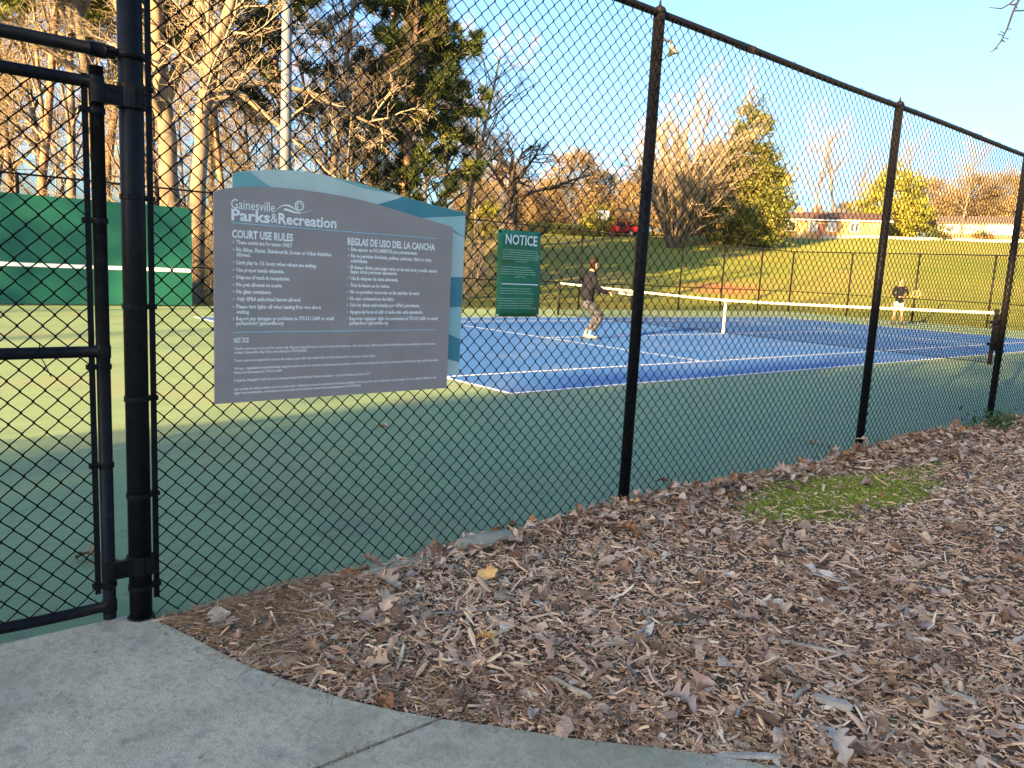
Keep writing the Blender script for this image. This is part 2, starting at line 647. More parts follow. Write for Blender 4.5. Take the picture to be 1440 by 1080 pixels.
M_SOIL = pmat('dark_mulch_soil', (0.085, 0.052, 0.034), (0.17, 0.108, 0.07), 22, 0.95, detail=8, bump=0.01, bscale=60, spec=0.1)
_mx = np.unique(np.concatenate([np.linspace(9.17, 12.6, 90), np.linspace(12.6, 30, 20)]))
_my = np.unique(np.concatenate([np.linspace(-17.0, -7.0, 170), np.linspace(-7.0, 19, 40)]))
mulch = sheet('mulch_bed', _mx, _my, mulch_z, M_SOIL)
tag(mulch, kind='structure')
# ------------------------------------------------------------------ chain-link fences
D = 0.0745          # diagonal of a diamond
FX = 9.145          # line of the near fence


def fabric_mesh(L, z0, z1, r=0.0027, wob=0.0, seed=0):
    """Woven chain-link fabric: zigzag wires that hook into their neighbours. Along x from 0 to L, up z, thickness in y."""
    h = D / 2
    n = max(1, int(round(L / h)))
    hx = L / n
    k = int(round((z1 - z0) / h)) + 1
    z = z0 + np.arange(k) * (z1 - z0) / (k - 1)
    W = np.arange(n)[:, None]
    K = np.arange(k)[None, :]
    over = 0.0020
    right = (W + K) % 2 == 1
    x = np.where(right, (W + 1) * hx + over, W * hx - over)
    y = np.where(right, -0.0022, 0.0022) * np.ones_like(x)
    Z = z[None, :] + np.zeros_like(x)
    if wob:
        rg = np.random.default_rng(seed)
        a, b, c = rg.uniform(0, 6.28, 3)
        y = y + wob * np.sin(x * 2.2 + a) * np.sin(Z * 1.9 + b)
        x = x + 0.3 * wob * np.sin(Z * 2.7 + c) * np.sin(x * np.pi / L)
        Z = Z + 0.25 * wob * np.sin(x * 3.1 + a)
    C0 = np.stack([x, y, Z], -1)                       # n, k, 3
    ring = np.array([(1.35 * r, 0, 0), (0, r, 0), (-1.35 * r, 0, 0), (0, -r, 0)])
    v = C0[:, :, None, :] + ring[None, None]
    base = (np.arange(n)[:, None, None] * k + np.arange(k - 1)[None, :, None]) * 4
    j = np.arange(4)[None, None, :]
    q = np.stack([base + j, base + (j + 1) % 4, base + 4 + (j + 1) % 4, base + 4 + j], -1).reshape(-1, 4)
    return mesh_arrays('chain_link_fabric', v.reshape(-1, 3), q, None, True)


def finial_prof(r):
    return [(r * 1.05, 0), (r * 1.15, 0.012), (r * 0.9, 0.03), (r * 0.35, 0.042), (0.006, 0.05), (0.007, 0.06), (0.002, 0.075)]


def post(root, y, x, r, top, base=-0.05, finial=True, n=20):
    p = part('post', MB().lathe((x, y, 0), [(r, base), (r, top)], n).mesh('post', True), M_BLACK, root)
    if finial:
        part('post_cap', MB().lathe((x, y, top - 0.012), finial_prof(r), n).mesh('post_cap', True), M_BLACK, p)
    return p


def band(root, y, x, r, z, toward, reach, name='tension_band'):
    """A strap round a post with a bolted ear that reaches along y to the tension bar."""
    b = MB()
    b.lathe((x, y, z), [(r + 0.0005, -0.010), (r + 0.004, -0.009), (r + 0.004, 0.009), (r + 0.0005, 0.010)], 20)
    y1 = y + toward * (r + reach)
    b.cbox((x + 0.011, (y + toward * (r - 0.004) + y1) / 2, z), (0.004, abs(y1 - y) - r + 0.008, 0.018))
    b.cbox((x - 0.009, (y + toward * (r - 0.004) + y1) / 2, z), (0.004, abs(y1 - y) - r + 0.008, 0.018))
    b.tube([(x - 0.02, y1 - toward * 0.008, z), (x + 0.024, y1 - toward * 0.008, z)], 0.006, 6)
    return part(name, b.mesh(name), M_BLACK, root)


def tie(root, pts):
    return part('wire_tie', MB().tube(pts, 0.0018, 5).mesh('wire_tie', True), M_WIRE, root)


TOPZ = 2.875
fence = thing('chain_link_fence', 'tall black chain link fence in front with both signs hung on it', 'fence', (FX, -16.80, 0))
post(fence, -16.795, FX, 0.0405, TOPZ + 0.03, -0.02)
NEAR_POSTS = [-14.03, -11.03, -8.03, -5.0, -2.0, 1.0, 4.0, 7.0, 10.0, 13.0, 16.0]
for y in NEAR_POSTS:
    post(fence, y, FX, 0.0335, TOPZ + 0.015)
# post foot collar
part('post_collar', MB().lathe((FX, -16.795, 0.0), [(0.051, 0.0), (0.050, 0.014), (0.0447, 0.018)], 20).mesh('post_collar', True), M_BLACK, fence)
rail = MB()
ys = np.linspace(-16.75, 18.3, 60)
rail.tube([(FX + 0.002, y, TOPZ + 0.004 * math.sin(y * 1.7)) for y in ys], 0.0215, 12)
part('top_rail', rail.mesh('top_rail', True), M_BLACK, fence)
for y in (-13.2, -9.4):
    part('rail_sleeve', MB().tube([(FX + 0.002, y - 0.08, TOPZ), (FX + 0.002, y + 0.08, TOPZ)], 0.0245, 12).mesh('rail_sleeve', True), M_BLACK, fence)
_ey = [-16.738] + NEAR_POSTS + [18.3]
_shared = {}
for i, (a, b) in enumerate(zip(_ey[:-1], _ey[1:])):
    key = (round(b - a, 2), 0 if i > 3 else i)
    if key not in _shared:
        _shared[key] = fabric_mesh(b - a, 0.018, TOPZ - 0.005, wob=0.012, seed=i)
    o = link('chain_link_fabric', _shared[key], M_WIRE, fence)
    o.location = Vector((FX + (0.037 if i else 0.004), a, 0)) - fence.location
    o.rotation_euler = (0, 0, math.pi / 2 - (0 if i else 0.033 / (b - a)))
    tag(o, kind='stuff')
part('tension_bar', MB().cbox((FX + 0.004, -16.738, 1.46), (0.008, 0.020, 2.76)).mesh('tension_bar'), M_BLACK, fence)
for z in (0.136, 0.50, 0.871, 1.213, 1.602, 1.98, 2.37, 2.74):
    band(fence, -16.795, FX, 0.0405, z, 1, 0.030)
for y in NEAR_POSTS[:4]:
    for z in (0.35, 0.72, 1.1, 1.5, 1.9, 2.3, 2.66):
        z += PY.uniform(-0.05, 0.05)
        a = np.linspace(0, 2 * np.pi, 13)
        tie(fence, [(FX + 0.037 * math.cos(t) + 0.003, y + 0.037 * math.sin(t), z + 0.006 * math.sin(t)) for t in a])
for y in np.arange(-16.4, -4, 0.47):
    a = np.linspace(0, 2 * np.pi, 9)
    tie(fence, [(FX + 0.004 + 0.025 * math.cos(t), y + 0.01 * t / 6.28, TOPZ + 0.025 * math.sin(t)) for t in a] + [(FX + 0.036, y + 0.018, TOPZ - 0.035 - PY.uniform(0, 0.02))])

# ------------------------------------------------------------------ the gate
gate = thing('chain_link_gate', 'closed black chain link gate hinged to the thick post beside the concrete', 'gate', (FX, -17.5, 0))
R1 = 0.0235
gy0, gy1 = -16.905, -18.10
for y in (gy0, gy1):
    part('upright', MB().tube([(FX, y, 0.035), (FX, y, 2.03)], R1, 16).mesh('upright', True), M_BLACK, gate)
for z, nm in ((1.975, 'top_bar'), (1.05, 'middle_bar'), (0.085, 'bottom_bar')):
    b = MB()
    sag = 0.003 if nm == 'bottom_bar' else 0.0
    b.tube([(FX, y, z + sag * math.sin((y - gy0) * 9)) for y in np.linspace(gy0 - 0.02, gy1 + 0.02, 12)], 0.0205, 14)
    b.lathe((FX, gy0, z), [(R1 + 0.0015, -0.024), (R1 + 0.003, -0.02), (R1 + 0.003, 0.02), (R1 + 0.0015, 0.024)], 16)
    part(nm, b.mesh(nm, True), M_BLACK, gate)
fm = fabric_mesh(1.12, 0.10, 1.965, wob=0.006, seed=31)
o = link('chain_link_fabric', fm, M_WIRE, gate)
o.location = Vector((FX + 0.004, gy0 - 0.036, 0)) - gate.location
o.rotation_euler = (0, 0, -math.pi / 2)
tag(o, kind='stuff')
part('tension_bar', MB().cbox((FX + 0.004, gy0 - 0.038, 1.07), (0.008, 0.019, 1.86)).mesh('tension_bar'), M_BLACK, gate)
for z in (0.170, 0.631, 0.995, 1.511, 1.883):
    band(gate, gy0, FX, R1, z, -1, 0.030)
part('tension_bar', MB().cbox((FX + 0.026, gy1 + 0.036, 1.07), (0.008, 0.019, 1.86)).mesh('tension_bar'), M_BLACK, gate)
for z in (1.94, 0.228):
    h = MB()
    h.lathe((FX, -16.795, z), [(0.0447, -0.036), (0.049, -0.034), (0.049, 0.034), (0.0447, 0.036)], 20)
    h.cbox((FX + 0.030, -16.853, z), (0.012, 0.075, 0.066))
    h.cbox((FX + 0.012, -16.853, z), (0.010, 0.070, 0.060))
    h.lathe((FX + 0.012, gy0 + 0.004, z), [(0.024, -0.034), (0.031, -0.032), (0.031, 0.032), (0.024, 0.034)], 16)
    h.cbox((FX + 0.046, -16.775, z), (0.020, 0.022, 0.064))
    hp = part('hinge', h.mesh('hinge'), M_BLACK, gate)
    for dz in (-0.020, 0.020):
        part('bolt', MB().tube([(FX + 0.05, -16.762, z + dz), (FX + 0.066, -16.762, z + dz)], 0.008, 6).mesh('bolt'), M_BLACK, hp)
        part('bolt', MB().tube([(FX + 0.03, -16.862, z + dz), (FX + 0.044, -16.862, z + dz)], 0.008, 6).mesh('bolt'), M_BLACK, hp)
tie(gate, [(FX + 0.03, gy0 - 0.20, 1.09), (FX + 0.035, gy0 - 0.205, 1.05), (FX + 0.03, gy0 - 0.19, 1.02), (FX + 0.028, gy0 - 0.17, 0.97)])

# rail over the gate and the fence that goes on to the left
over = thing('gate_header_rail', 'black header rail running just above the closed gate', 'rail', (FX, -17.5, 2.08))
part('rail', MB().tube([(FX, -16.845, 2.085), (FX, -18.2, 2.085)], 0.0215, 14).mesh('rail', True), M_BLACK, over)
b = MB().lathe((FX, -16.795, 2.085), [(0.0447, -0.012), (0.0485, -0.011), (0.0485, 0.011), (0.0447, 0.012)], 20)
b.cbox((FX + 0.012, -16.85, 2.088), (0.006, 0.05, 0.022))
b.tube([(FX - 0.008, -16.868, 2.09), (FX + 0.03, -16.868, 2.09)], 0.007, 6)
b.tube([(FX, -16.875, 2.085), (FX, -16.925, 2.085)], 0.0255, 14)
part('rail_end', b.mesh('rail_end', True), M_BLACK, over)

fence2 = thing('chain_link_fence', 'black chain link fence going on beyond the far side of the closed gate', 'fence', (FX, -18.2, 0))
LP = [-18.2, -21.2, -24.2, -27.2, -30.2, -33.2, -36.0]
for y in LP:
    post(fence2, y, FX, 0.0335, TOPZ + 0.015, finial=True)
part('top_rail', MB().tube([(FX + 0.002, -18.2, TOPZ), (FX + 0.002, -36.0, TOPZ)], 0.0215, 12).mesh('top_rail', True), M_BLACK, fence2)
_fk = fabric_mesh(3.0, 0.018, TOPZ - 0.005, wob=0.008, seed=77)
for a in LP[1:-1] + [-36.2]:
    o = link('chain_link_fabric', _fk, M_WIRE, fence2)
    o.location = Vector((FX + 0.037, a, 0)) - fence2.location
    o.rotation_euler = (0, 0, math.pi / 2)
    tag(o, kind='stuff')

# ------------------------------------------------------------------ far side and right end fences
FT = 3.0
ff = thing('chain_link_fence', 'long black chain link fence on the far side of the blue court', 'fence', (-9.19, 0, 0))
FY = [-36.0 + 3.05 * i for i in range(18)] + [18.62]
_ffm = fabric_mesh(3.05, 0.02, FT - 0.02, r=0.0022, wob=0.006, seed=3)
for i, y in enumerate(FY):
    post(ff, y, -9.19, 0.038, FT + 0.01, finial=False, n=10)
    if i < len(FY) - 1:
        o = link('chain_link_fabric', _ffm, M_WIRE, ff)
        o.location = Vector((-9.15, y, 0)) - ff.location
        o.rotation_euler = (0, 0, math.pi / 2)
        tag(o, kind='stuff')
part('top_rail', MB().tube([(-9.19, FY[0], FT), (-9.19, 18.62, FT)], 0.024, 8).mesh('top_rail', True), M_BLACK, ff)
part('middle_rail', MB().tube([(-9.19, FY[0], 1.02), (-9.19, 18.62, 1.02)], 0.018, 8).mesh('middle_rail', True), M_BLACK, ff)
fe = thing('chain_link_fence', 'black chain link fence across the end of the court behind the player in shorts', 'fence', (0, 18.62, 0))
EX = [-9.19 + 3.056 * i for i in range(1, 6)] + [FX]
for i, x in enumerate([-9.19] + EX):
    if i:
        post(fe, 18.62, x, 0.038, FT + 0.01, finial=False, n=10)
    if i < 6:
        o = link('chain_link_fabric', _ffm, M_WIRE, fe)
        o.location = Vector((x, 18.58, 0)) - fe.location
        tag(o, kind='stuff')
part('top_rail', MB().tube([(-9.19, 18.62, FT), (FX, 18.62, FT)], 0.024, 8).mesh('top_rail', True), M_BLACK, fe)
part('middle_rail', MB().tube([(-9.19, 18.62, 1.02), (FX, 18.62, 1.02)], 0.018, 8).mesh('middle_rail', True), M_BLACK, fe)

# ------------------------------------------------------------------ hitting wall
M_WALL = pmat('green_painted_plywood', (0.0008, 0.070, 0.056), (0.0014, 0.086, 0.066), 2.5, 0.65, detail=6, bump=0.001, bscale=30, spec=0.25, two=((0.003, 0.105, 0.075), 1.1, 0.5, 0.75))
hw = thing('practice_wall', 'dark green practice wall with a white net line behind the gate', 'practice wall', (-9.0, -15.7, 0))
HY = [-10.83 - 1.22 * i for i in range(9)]
for y in HY:
    b = MB().box((-9.06, y - 1.2165, 0.03), (-9.0, y, 2.54)).mesh('panel')
    bevel(part('panel', b, M_WALL, hw), 0.004, 1)
    part('net_line', MB().box((-8.999, y - 1.2165, 0.895), (-8.995, y, 0.985)).mesh('net_line'), M_WHITE, hw)
fr = MB()
for y in [-10.9] + [h - 1.22 for h in HY]:
    fr.box((-9.12, y - 0.045, 0.0), (-9.062, y + 0.045, 2.5))
part('frame', fr.mesh('frame'), M_GALV, hw)
# ------------------------------------------------------------------ rules sign
def emat(name, c, rough=0.45, var=0.06):
    return pmat(name, tuple(v * (1 - var) for v in c), tuple(v * (1 + var) for v in c), 6, rough, spec=0.3)


M_SGREY = emat('sign_grey', (0.325, 0.265, 0.235))
M_STXT = emat('sign_lettering', (0.86, 0.82, 0.76))
M_SBLUE = emat('sign_pale_rule', (0.33, 0.56, 0.64))
M_TEAL = [emat('teal_pale', (0.49, 0.59, 0.51)), emat('teal_mid', (0.16, 0.415, 0.38)), emat('teal_deep', (0.045, 0.235, 0.260)), emat('teal_light', (0.30, 0.53, 0.48))]

_tc = {}


def text_mesh(txt, bold=0.0, res=2):
    key = (txt, bold)
    cu = bpy.data.curves.new('lettering', 'FONT')
    cu.body = txt
    cu.size = 1.0
    cu.resolution_u = res
    cu.offset = bold
    o = bpy.data.objects.new('lettering', cu)
    COL.objects.link(o)
    dg = bpy.context.evaluated_depsgraph_get()
    me = bpy.data.meshes.new_from_object(o.evaluated_get(dg))
    me.name = 'lettering'
    bpy.data.objects.remove(o)
    bpy.data.curves.remove(cu)
    return me


def letter(root, txt, y0, zmid, width, cap, x, mat, bold=0.0, name='lettering', world=True, res=2):
    """Flat lettering facing +x: starts at y0, fitted to width, capital height cap, centred on zmid."""
    me = text_mesh(txt, bold, res)
    n = len(me.vertices)
    co = np.zeros(n * 3, np.float32)
    me.vertices.foreach_get('co', co)
    co = co.reshape(-1, 3)
    x0, x1 = co[:, 0].min(), co[:, 0].max()
    out = np.zeros_like(co)
    out[:, 0] = x
    out[:, 1] = y0 + (co[:, 0] - x0) * (width / (x1 - x0))
    out[:, 2] = zmid + (co[:, 1] - 0.345) * (cap / 0.69)
    me.vertices.foreach_set('co', out.ravel())
    me.update()
    return part(name, me, mat, root, world)


SX = 9.212
sg = thing('rules_sign', 'grey and teal court rules sign in two languages fixed to the near fence', 'sign', (SX, -15.98, 0.84))
_top = [(-16.532, 1.646), (-16.5086, 1.657), (-16.465, 1.668), (-16.3855, 1.681), (-16.2936, 1.687), (-16.198, 1.6885), (-16.098, 1.6865), (-15.9946, 1.681),
        (-15.886, 1.6705), (-15.7725, 1.6525), (-15.6537, 1.632), (-15.529, 1.611), (-15.437, 1.597)]


def strip_panel(top, zb, x0, x1, name):
    n = len(top)
    v, q = [], []
    for y, z in top:
        zz = zb(y) if callable(zb) else zb
        v += [(x0, y, zz), (x0, y, z), (x1, y, zz), (x1, y, z)]
    for i in range(n - 1):
        a, b = 4 * i, 4 * i + 4
        q += [(a + 2, b + 2, b + 3, a + 3), (a, a + 1, b + 1, b), (a + 1, a + 3, b + 3, b + 1), (a, b, b + 2, a + 2)]
    q += [(0, 2, 3, 1), (4 * n - 4, 4 * n - 3, 4 * n - 1, 4 * n - 2)]
    return mesh_arrays(name, v, q)


part('rules_panel', strip_panel(_top, 0.841, SX - 0.006, SX, 'rules_panel'), M_SGREY, sg, label='slate grey panel printed with the rules')
_tt = [(-16.454, 1.724), (-16.391, 1.741), (-16.281, 1.758), (-16.184, 1.763), (-16.084, 1.761), (-15.979, 1.753), (-15.87, 1.738), (-15.756, 1.72),
       (-15.636, 1.703), (-15.511, 1.686), (-15.352, 1.67)]
TX = 9.190
bk = part('backing_panel', strip_panel(_tt, 0.903, TX - 0.006, TX, 'backing_panel'), M_TEAL[0], sg, label='teal backing panel of angular facets')


def ztop(y):
    return float(np.interp(y, [p[0] for p in _tt], [p[1] for p in _tt]))


def facet(pts, m):
    n = len(pts)
    c = np.mean(pts, 0)
    v = [(TX + 0.0012, y, z) for y, z in pts] + [(TX + 0.0012, c[0], c[1])]
    me = mesh_arrays('facet', v, None, [(n, i, (i + 1) % n) for i in range(n)])
    part('facet', me, M_TEAL[m], bk)


T_ = lambda y: (y, ztop(y) - 0.0005)
facet([(-16.453, 1.66), (-16.255, 1.66), (-16.391, 1.738), T_(-16.42), (-16.453, 1.722)], 1)
facet([(-16.453, 1.66), (-16.453, 1.0), (-15.9, 1.0), (-15.9, 1.60), (-16.255, 1.66)], 1)
facet([T_(-16.063), T_(-15.97), T_(-15.87), T_(-15.756), T_(-15.72), (-15.9, 1.727)], 1)
facet([(-15.857, 1.655), (-15.72, 1.70), T_(-15.70), T_(-15.636), T_(-15.511), (-15.353, 1.6685), (-15.353, 1.655), (-15.66, 1.618), (-15.80, 1.62)], 2)
facet([(-15.66, 1.617), (-15.353, 1.654), (-15.353, 1.553), (-15.45, 1.597), (-15.60, 1.60)], 3)
facet([(-15.45, 1.365), (-15.353, 1.368), (-15.353, 1.228), (-15.45, 1.22)], 2)
facet([(-15.45, 1.218), (-15.353, 1.226), (-15.353, 1.072), (-15.45, 1.11)], 3)
facet([(-15.45, 1.108), (-15.353, 1.070), (-15.353, 0.958), (-15.45, 0.985)], 2)

X1 = SX + 0.0015
letter(sg, 'Gainesville', -16.468, 1.6095, 0.173, 0.036, X1, M_STXT, 0.004)
letter(sg, 'Parks', -16.467, 1.5690, 0.152, 0.041, X1, M_STXT, 0.028)
letter(sg, '&', -16.312, 1.5690, 0.028, 0.036, X1, M_STXT, 0.0)
letter(sg, 'Recreation', -16.281, 1.5690, 0.252, 0.041, X1, M_STXT, 0.028)
# logo: a sun with a spiral over two wave strokes
lg = MB()


def stroke(pts, ws):
    pts = np.array(pts)
    d = np.gradient(pts, axis=0)
    d /= np.linalg.norm(d, axis=1)[:, None]
    nrm = np.stack([-d[:, 1], d[:, 0]], 1)
    w_ = np.array(ws)[:, None] / 2
    a, b = pts + nrm * w_, pts - nrm * w_
    n = len(pts)
    v = [(X1, *p) for p in a] + [(X1, *p) for p in b]
    lg.add(v, [(n + i, n + i + 1, i + 1, i) for i in range(n - 1)])


_a = np.linspace(0.3, 0.3 + 2 * np.pi * 1.02, 30)
cyx, czx = -16.193, 1.6255
stroke([(cyx + 0.0175 * math.cos(t), czx + 0.0175 * math.sin(t)) for t in _a], np.full(30, 0.0048))
_a = np.linspace(-0.6, 4.4, 22)
stroke([(cyx + 0.0102 * math.cos(t), czx + 0.0102 * math.sin(t)) for t in _a], np.linspace(0.0015, 0.0045, 22))
def bez(p0, p1, p2, p3, n=18):
    t = np.linspace(0, 1, n)[:, None]
    p0, p1, p2, p3 = map(np.array, (p0, p1, p2, p3))
    return (1 - t) ** 3 * p0 + 3 * (1 - t) ** 2 * t * p1 + 3 * (1 - t) * t * t * p2 + t ** 3 * p3
stroke(bez((-16.291, 1.598), (-16.262, 1.634), (-16.232, 1.626), (-16.200, 1.602)), np.concatenate([np.linspace(0.001, 0.007, 10), np.linspace(0.007, 0.003, 8)]))
stroke(bez((-16.258, 1.606), (-16.225, 1.606), (-16.215, 1.588), (-16.165, 1.601)), np.concatenate([np.linspace(0.009, 0.008, 8), np.linspace(0.008, 0.001, 10)]))
stroke(bez((-16.200, 1.602), (-16.180, 1.592), (-16.160, 1.604), (-16.135, 1.616)), np.linspace(0.003, 0.0008, 18))
part('logo', lg.mesh('logo'), M_STXT, sg)


def hrule(root, y0, y1, z, t, x, mat):
    part('rule_line', MB().box((x - 0.001, y0, z - t / 2), (x, y1, z + t / 2)).mesh('rule_line'), mat, root)


hrule(sg, -16.465, -15.524, 1.538, 0.0035, X1, M_SBLUE)
hrule(sg, -16.460, -15.516, 1.120, 0.0035, X1, M_SBLUE)
letter(sg, 'COURT USE RULES', -16.4647, 1.4975, 0.2463, 0.029, X1, M_STXT, 0.036)
letter(sg, 'REGLAS DE USO DEL LA CANCHA', -15.977, 1.4985, 0.4437, 0.029, X1, M_STXT, 0.036)
LEFT = [('These courts are for tennis ONLY', 1.4669, 0.2267, 1), ('No Bikes, Skates, Skateboards, Soccer or Other Activities', 1.4392, 0.3979, 1), ('Allowed.', 1.4200, 0.0558, 0),
        ('Limit play to 1½ hours when others are waiting.', 1.3902, 0.3326, 1), ('Use proper tennis etiquette.', 1.3621, 0.194, 1), ('Dispose of trash in receptacles.', 1.3339, 0.2176, 1),
        ('No pets allowed on courts.', 1.3057, 0.1859, 1), ('No glass containers.', 1.2783, 0.1412, 1), ('Only GPRA authorized lessons allowed.', 1.2499, 0.2663, 1),
        ('Please turn lights off when leaving if no one else is', 1.2206, 0.3556, 1), ('waiting.', 1.2001, 0.0528, 0),
        ('Report any damages or problems to 770.531.2680 or email', 1.1741, 0.4135, 1), ('parkandrec@gainesville.org', 1.1557, 0.1924, 0)]
RIGHT = [('Este espacio es SOLAMENTE para practicartenis.', 1.4669, 0.3333, 1), ('No se permiten bicicletas, patines, patinetas, fútbol u otras', 1.4400, 0.4096, 1), ('actividades.', 1.4190, 0.0825, 0),
         ('El tiempo límite para jugar tenis es de una hora y media cuando', 1.3918, 0.4437, 1), ('hayan otras personas esperando.', 1.3732, 0.2325, 0), ('Use la etiqueta de tenis adecuada.', 1.3452, 0.2364, 1),
         ('Tirar la basura en los cestos.', 1.3160, 0.1943, 1), ('No se permiten mascotas en las canchas de tenis.', 1.2877, 0.3528, 1), ('No usar contenedores de vidrio.', 1.2594, 0.2197, 1),
         ('Solo las clases authorizadas por GPRA permitieras.', 1.2319, 0.3552, 1), ('Apague las luces al salir si nadie más está esperando.', 1.2024, 0.3746, 1),
         ('Reportar cualquier daño inconveniente al 770.531.2680 or email', 1.1737, 0.4545, 1), ('parkandrec@gainesville.org', 1.1545, 0.1913, 0)]
for y0, rows in ((-16.448, LEFT), (-15.960, RIGHT)):
    for t, z, w_, bullet in rows:
        letter(sg, t, y0, z, w_, 0.0152, X1, M_STXT, 0.037, res=1)
        if bullet:
            a = np.arange(10) * 2 * np.pi / 10
            me = mesh_arrays('bullet', [(X1, y0 - 0.011 + 0.0027 * math.cos(k), z - 0.001 + 0.0027 * math.sin(k)) for k in a] + [(X1, y0 - 0.011, z - 0.001)], None, [(10, i, (i + 1) % 10) for i in range(10)])
            part('bullet', me, M_STXT, sg)
letter(sg, 'NOTICE', -16.4573, 1.0889, 0.0593, 0.0190, X1, M_STXT, 0.03)
for t, z, w_ in [
    ('Tennis courts are to be used for tennis only. Anyone using the tennis courts for any other purposes, other than tennis, will be prosecuted. If individuals are seen abusing the courts, please', 1.0564, 0.9441),
    ('contact Gainesville City Police immediately at 770.534.5252', 1.0411, 0.3036),
    ('Tennis teams are required to reserve the tennis courts with Gainesville Parks and Recreation prior to using the tennis courts.', 1.0094, 0.6269),
    ('Groups, organizations and individuals using the tennis courts for private use (tournaments, practices, or private tennis instruction, etc.) for private gain must have prior approval by Gainesville', 0.9784, 0.9640),
    ('Parks and Recreation at 770.531.2680.', 0.9620, 0.1973),
    ('It Shall Be Unlawful To Sell Goods Or Services In Any Park Without Written Permission - Code Of Ordinances Section 6-6-7', 0.9301, 0.6029),
    ('Las canchas de tenis se deben usar solo para tenis. Cualquiera que use las canchas de tenis para cualquier otro proposito, que no sea tenis, sera procesado. Si se ve a alguien utilizando este', 0.8961, 0.9558),
    ('lugar incorrectamente, comuniquese con la policia de la ciudad de Gainesville inmediatamente al 770.534.5252', 0.8805, 0.5576)]:
    letter(sg, t, -16.4565, z, w_, 0.0102, X1, M_STXT, 0.026, res=1)

# ------------------------------------------------------------------ green notice
M_NG = pmat('weathered_green_sign', (0.004, 0.145, 0.072), (0.008, 0.18, 0.092), 9, 0.5, spec=0.3, two=((0.03, 0.13, 0.055), 5, 0.55, 0.75))
M_NT = emat('faded_white_print', (0.74, 0.78, 0.74), 0.6)
M_NF = emat('faded_green_print', (0.26, 0.50, 0.36), 0.6)
NX = 9.196
ns = thing('notice_sign', 'small green notice panel with worn white print tied to the near fence', 'sign', (NX, -15.0, 1.18))
Yg, Zg = np.linspace(0, 1, 7), np.linspace(0, 1, 13)
vv = []
for xo in (0.0, -0.003):
    for j in Zg:
        for i in Yg:
            y = -15.146 + i * 0.286 - 0.009 * j
            z = 1.180 + j * 0.428 + 0.003 * i * j
            bow = 0.004 * math.sin(3.3 * j + 1.2 * i) + 0.003 * math.sin(7 * j - 2 * i)
            vv.append((NX + xo + bow, y, z))
nq = []
ny, nz = 7, 13
for j in range(nz - 1):
    for i in range(ny - 1):
        a = j * ny + i
        nq.append((a, a + 1, a + ny + 1, a + ny))
        b = a + ny * nz
        nq.append((b, b + ny, b + ny + 1, b + 1))
def _rim(idx):
    for a, b in zip(idx[:-1], idx[1:]):
        nq.append((a, a + ny * nz, b + ny * nz, b))
_rim(list(range(ny)))
_rim([j * ny + ny - 1 for j in range(nz)])
_rim([(nz - 1) * ny + i for i in range(ny)][::-1])
_rim([j * ny for j in range(nz)][::-1])
part('panel', mesh_arrays('panel', vv, nq, None, True), M_NG, ns)
NX1 = NX + 0.0085
letter(ns, 'NOTICE', -15.112, 1.5635, 0.208, 0.0475, NX1, M_NT, 0.018)
rows = [(1.512, -15.128, -14.90), (1.501, -15.128, -14.896), (1.490, -15.127, -14.884), (1.479, -15.128, -14.876), (1.468, -15.127, -14.893), (1.457, -15.04, -14.965),
        (1.428, -15.128, -14.945), (1.416, -15.128, -14.92), (1.405, -15.128, -14.905), (1.394, -15.13, -14.90), (1.381, -15.04, -14.97),
        (1.322, -15.135, -14.925), (1.310, -15.13, -14.935), (1.298, -15.132, -14.915), (1.272, -15.138, -14.915), (1.260, -15.138, -14.903), (1.248, -15.136, -14.915), (1.236, -15.138, -14.925), (1.224, -15.139, -14.885)]
rows_rng = random.Random(4)
for z, ya, yb in rows:
    b = MB()
    y = ya
    while y < yb - 0.004:           # worn print that can no longer be read: broken ticks the size of its letters
        wl = rows_rng.uniform(0.004, 0.017)
        y2 = min(yb, y + wl)
        hz_ = rows_rng.uniform(0.0026, 0.0042)
        b.box((NX1 - 0.001, y, z - hz_ / 2), (NX1, y2, z + hz_ / 2))
        y = y2 + rows_rng.uniform(0.0012, 0.004)
    part('worn_print', b.mesh('worn_print'), M_NF, ns)
hrule(ns, -15.123, -14.882, 1.344, 0.005, NX1, M_NT)
for y, z in ((-15.139, 1.189), (-14.868, 1.189), (-15.147, 1.598), (-14.877, 1.601)):
    part('grommet', MB().tube([(NX - 0.004, y, z), (NX + 0.010, y, z)], 0.0045, 10).mesh('grommet', True), M_NT if z < 1.3 else M_BLACK, ns)
# ------------------------------------------------------------------ trees
def unit(v):
    return v / (np.linalg.norm(v) + 1e-12)


def limb(rg, p, d, L, n, wob, up):
    pts = [np.array(p, float)]
    d = unit(np.array(d, float))
    for i in range(n):
        d = unit(d + rg.normal(0, wob, 3) + np.array([0, 0, up]))
        pts.append(pts[-1] + d * L / n)
    return np.array(pts)


def turned(rg, d, ang, az):
    ref = np.array([0, 0, 1.0]) if abs(d[2]) < 0.9 else np.array([1.0, 0, 0])
    e1 = unit(np.cross(d, ref))
    e2 = np.cross(d, e1)
    return unit(d * math.cos(ang) + (e1 * math.cos(az) + e2 * math.sin(az)) * math.sin(ang))


SIDES = (9, 6, 4, 3, 3)


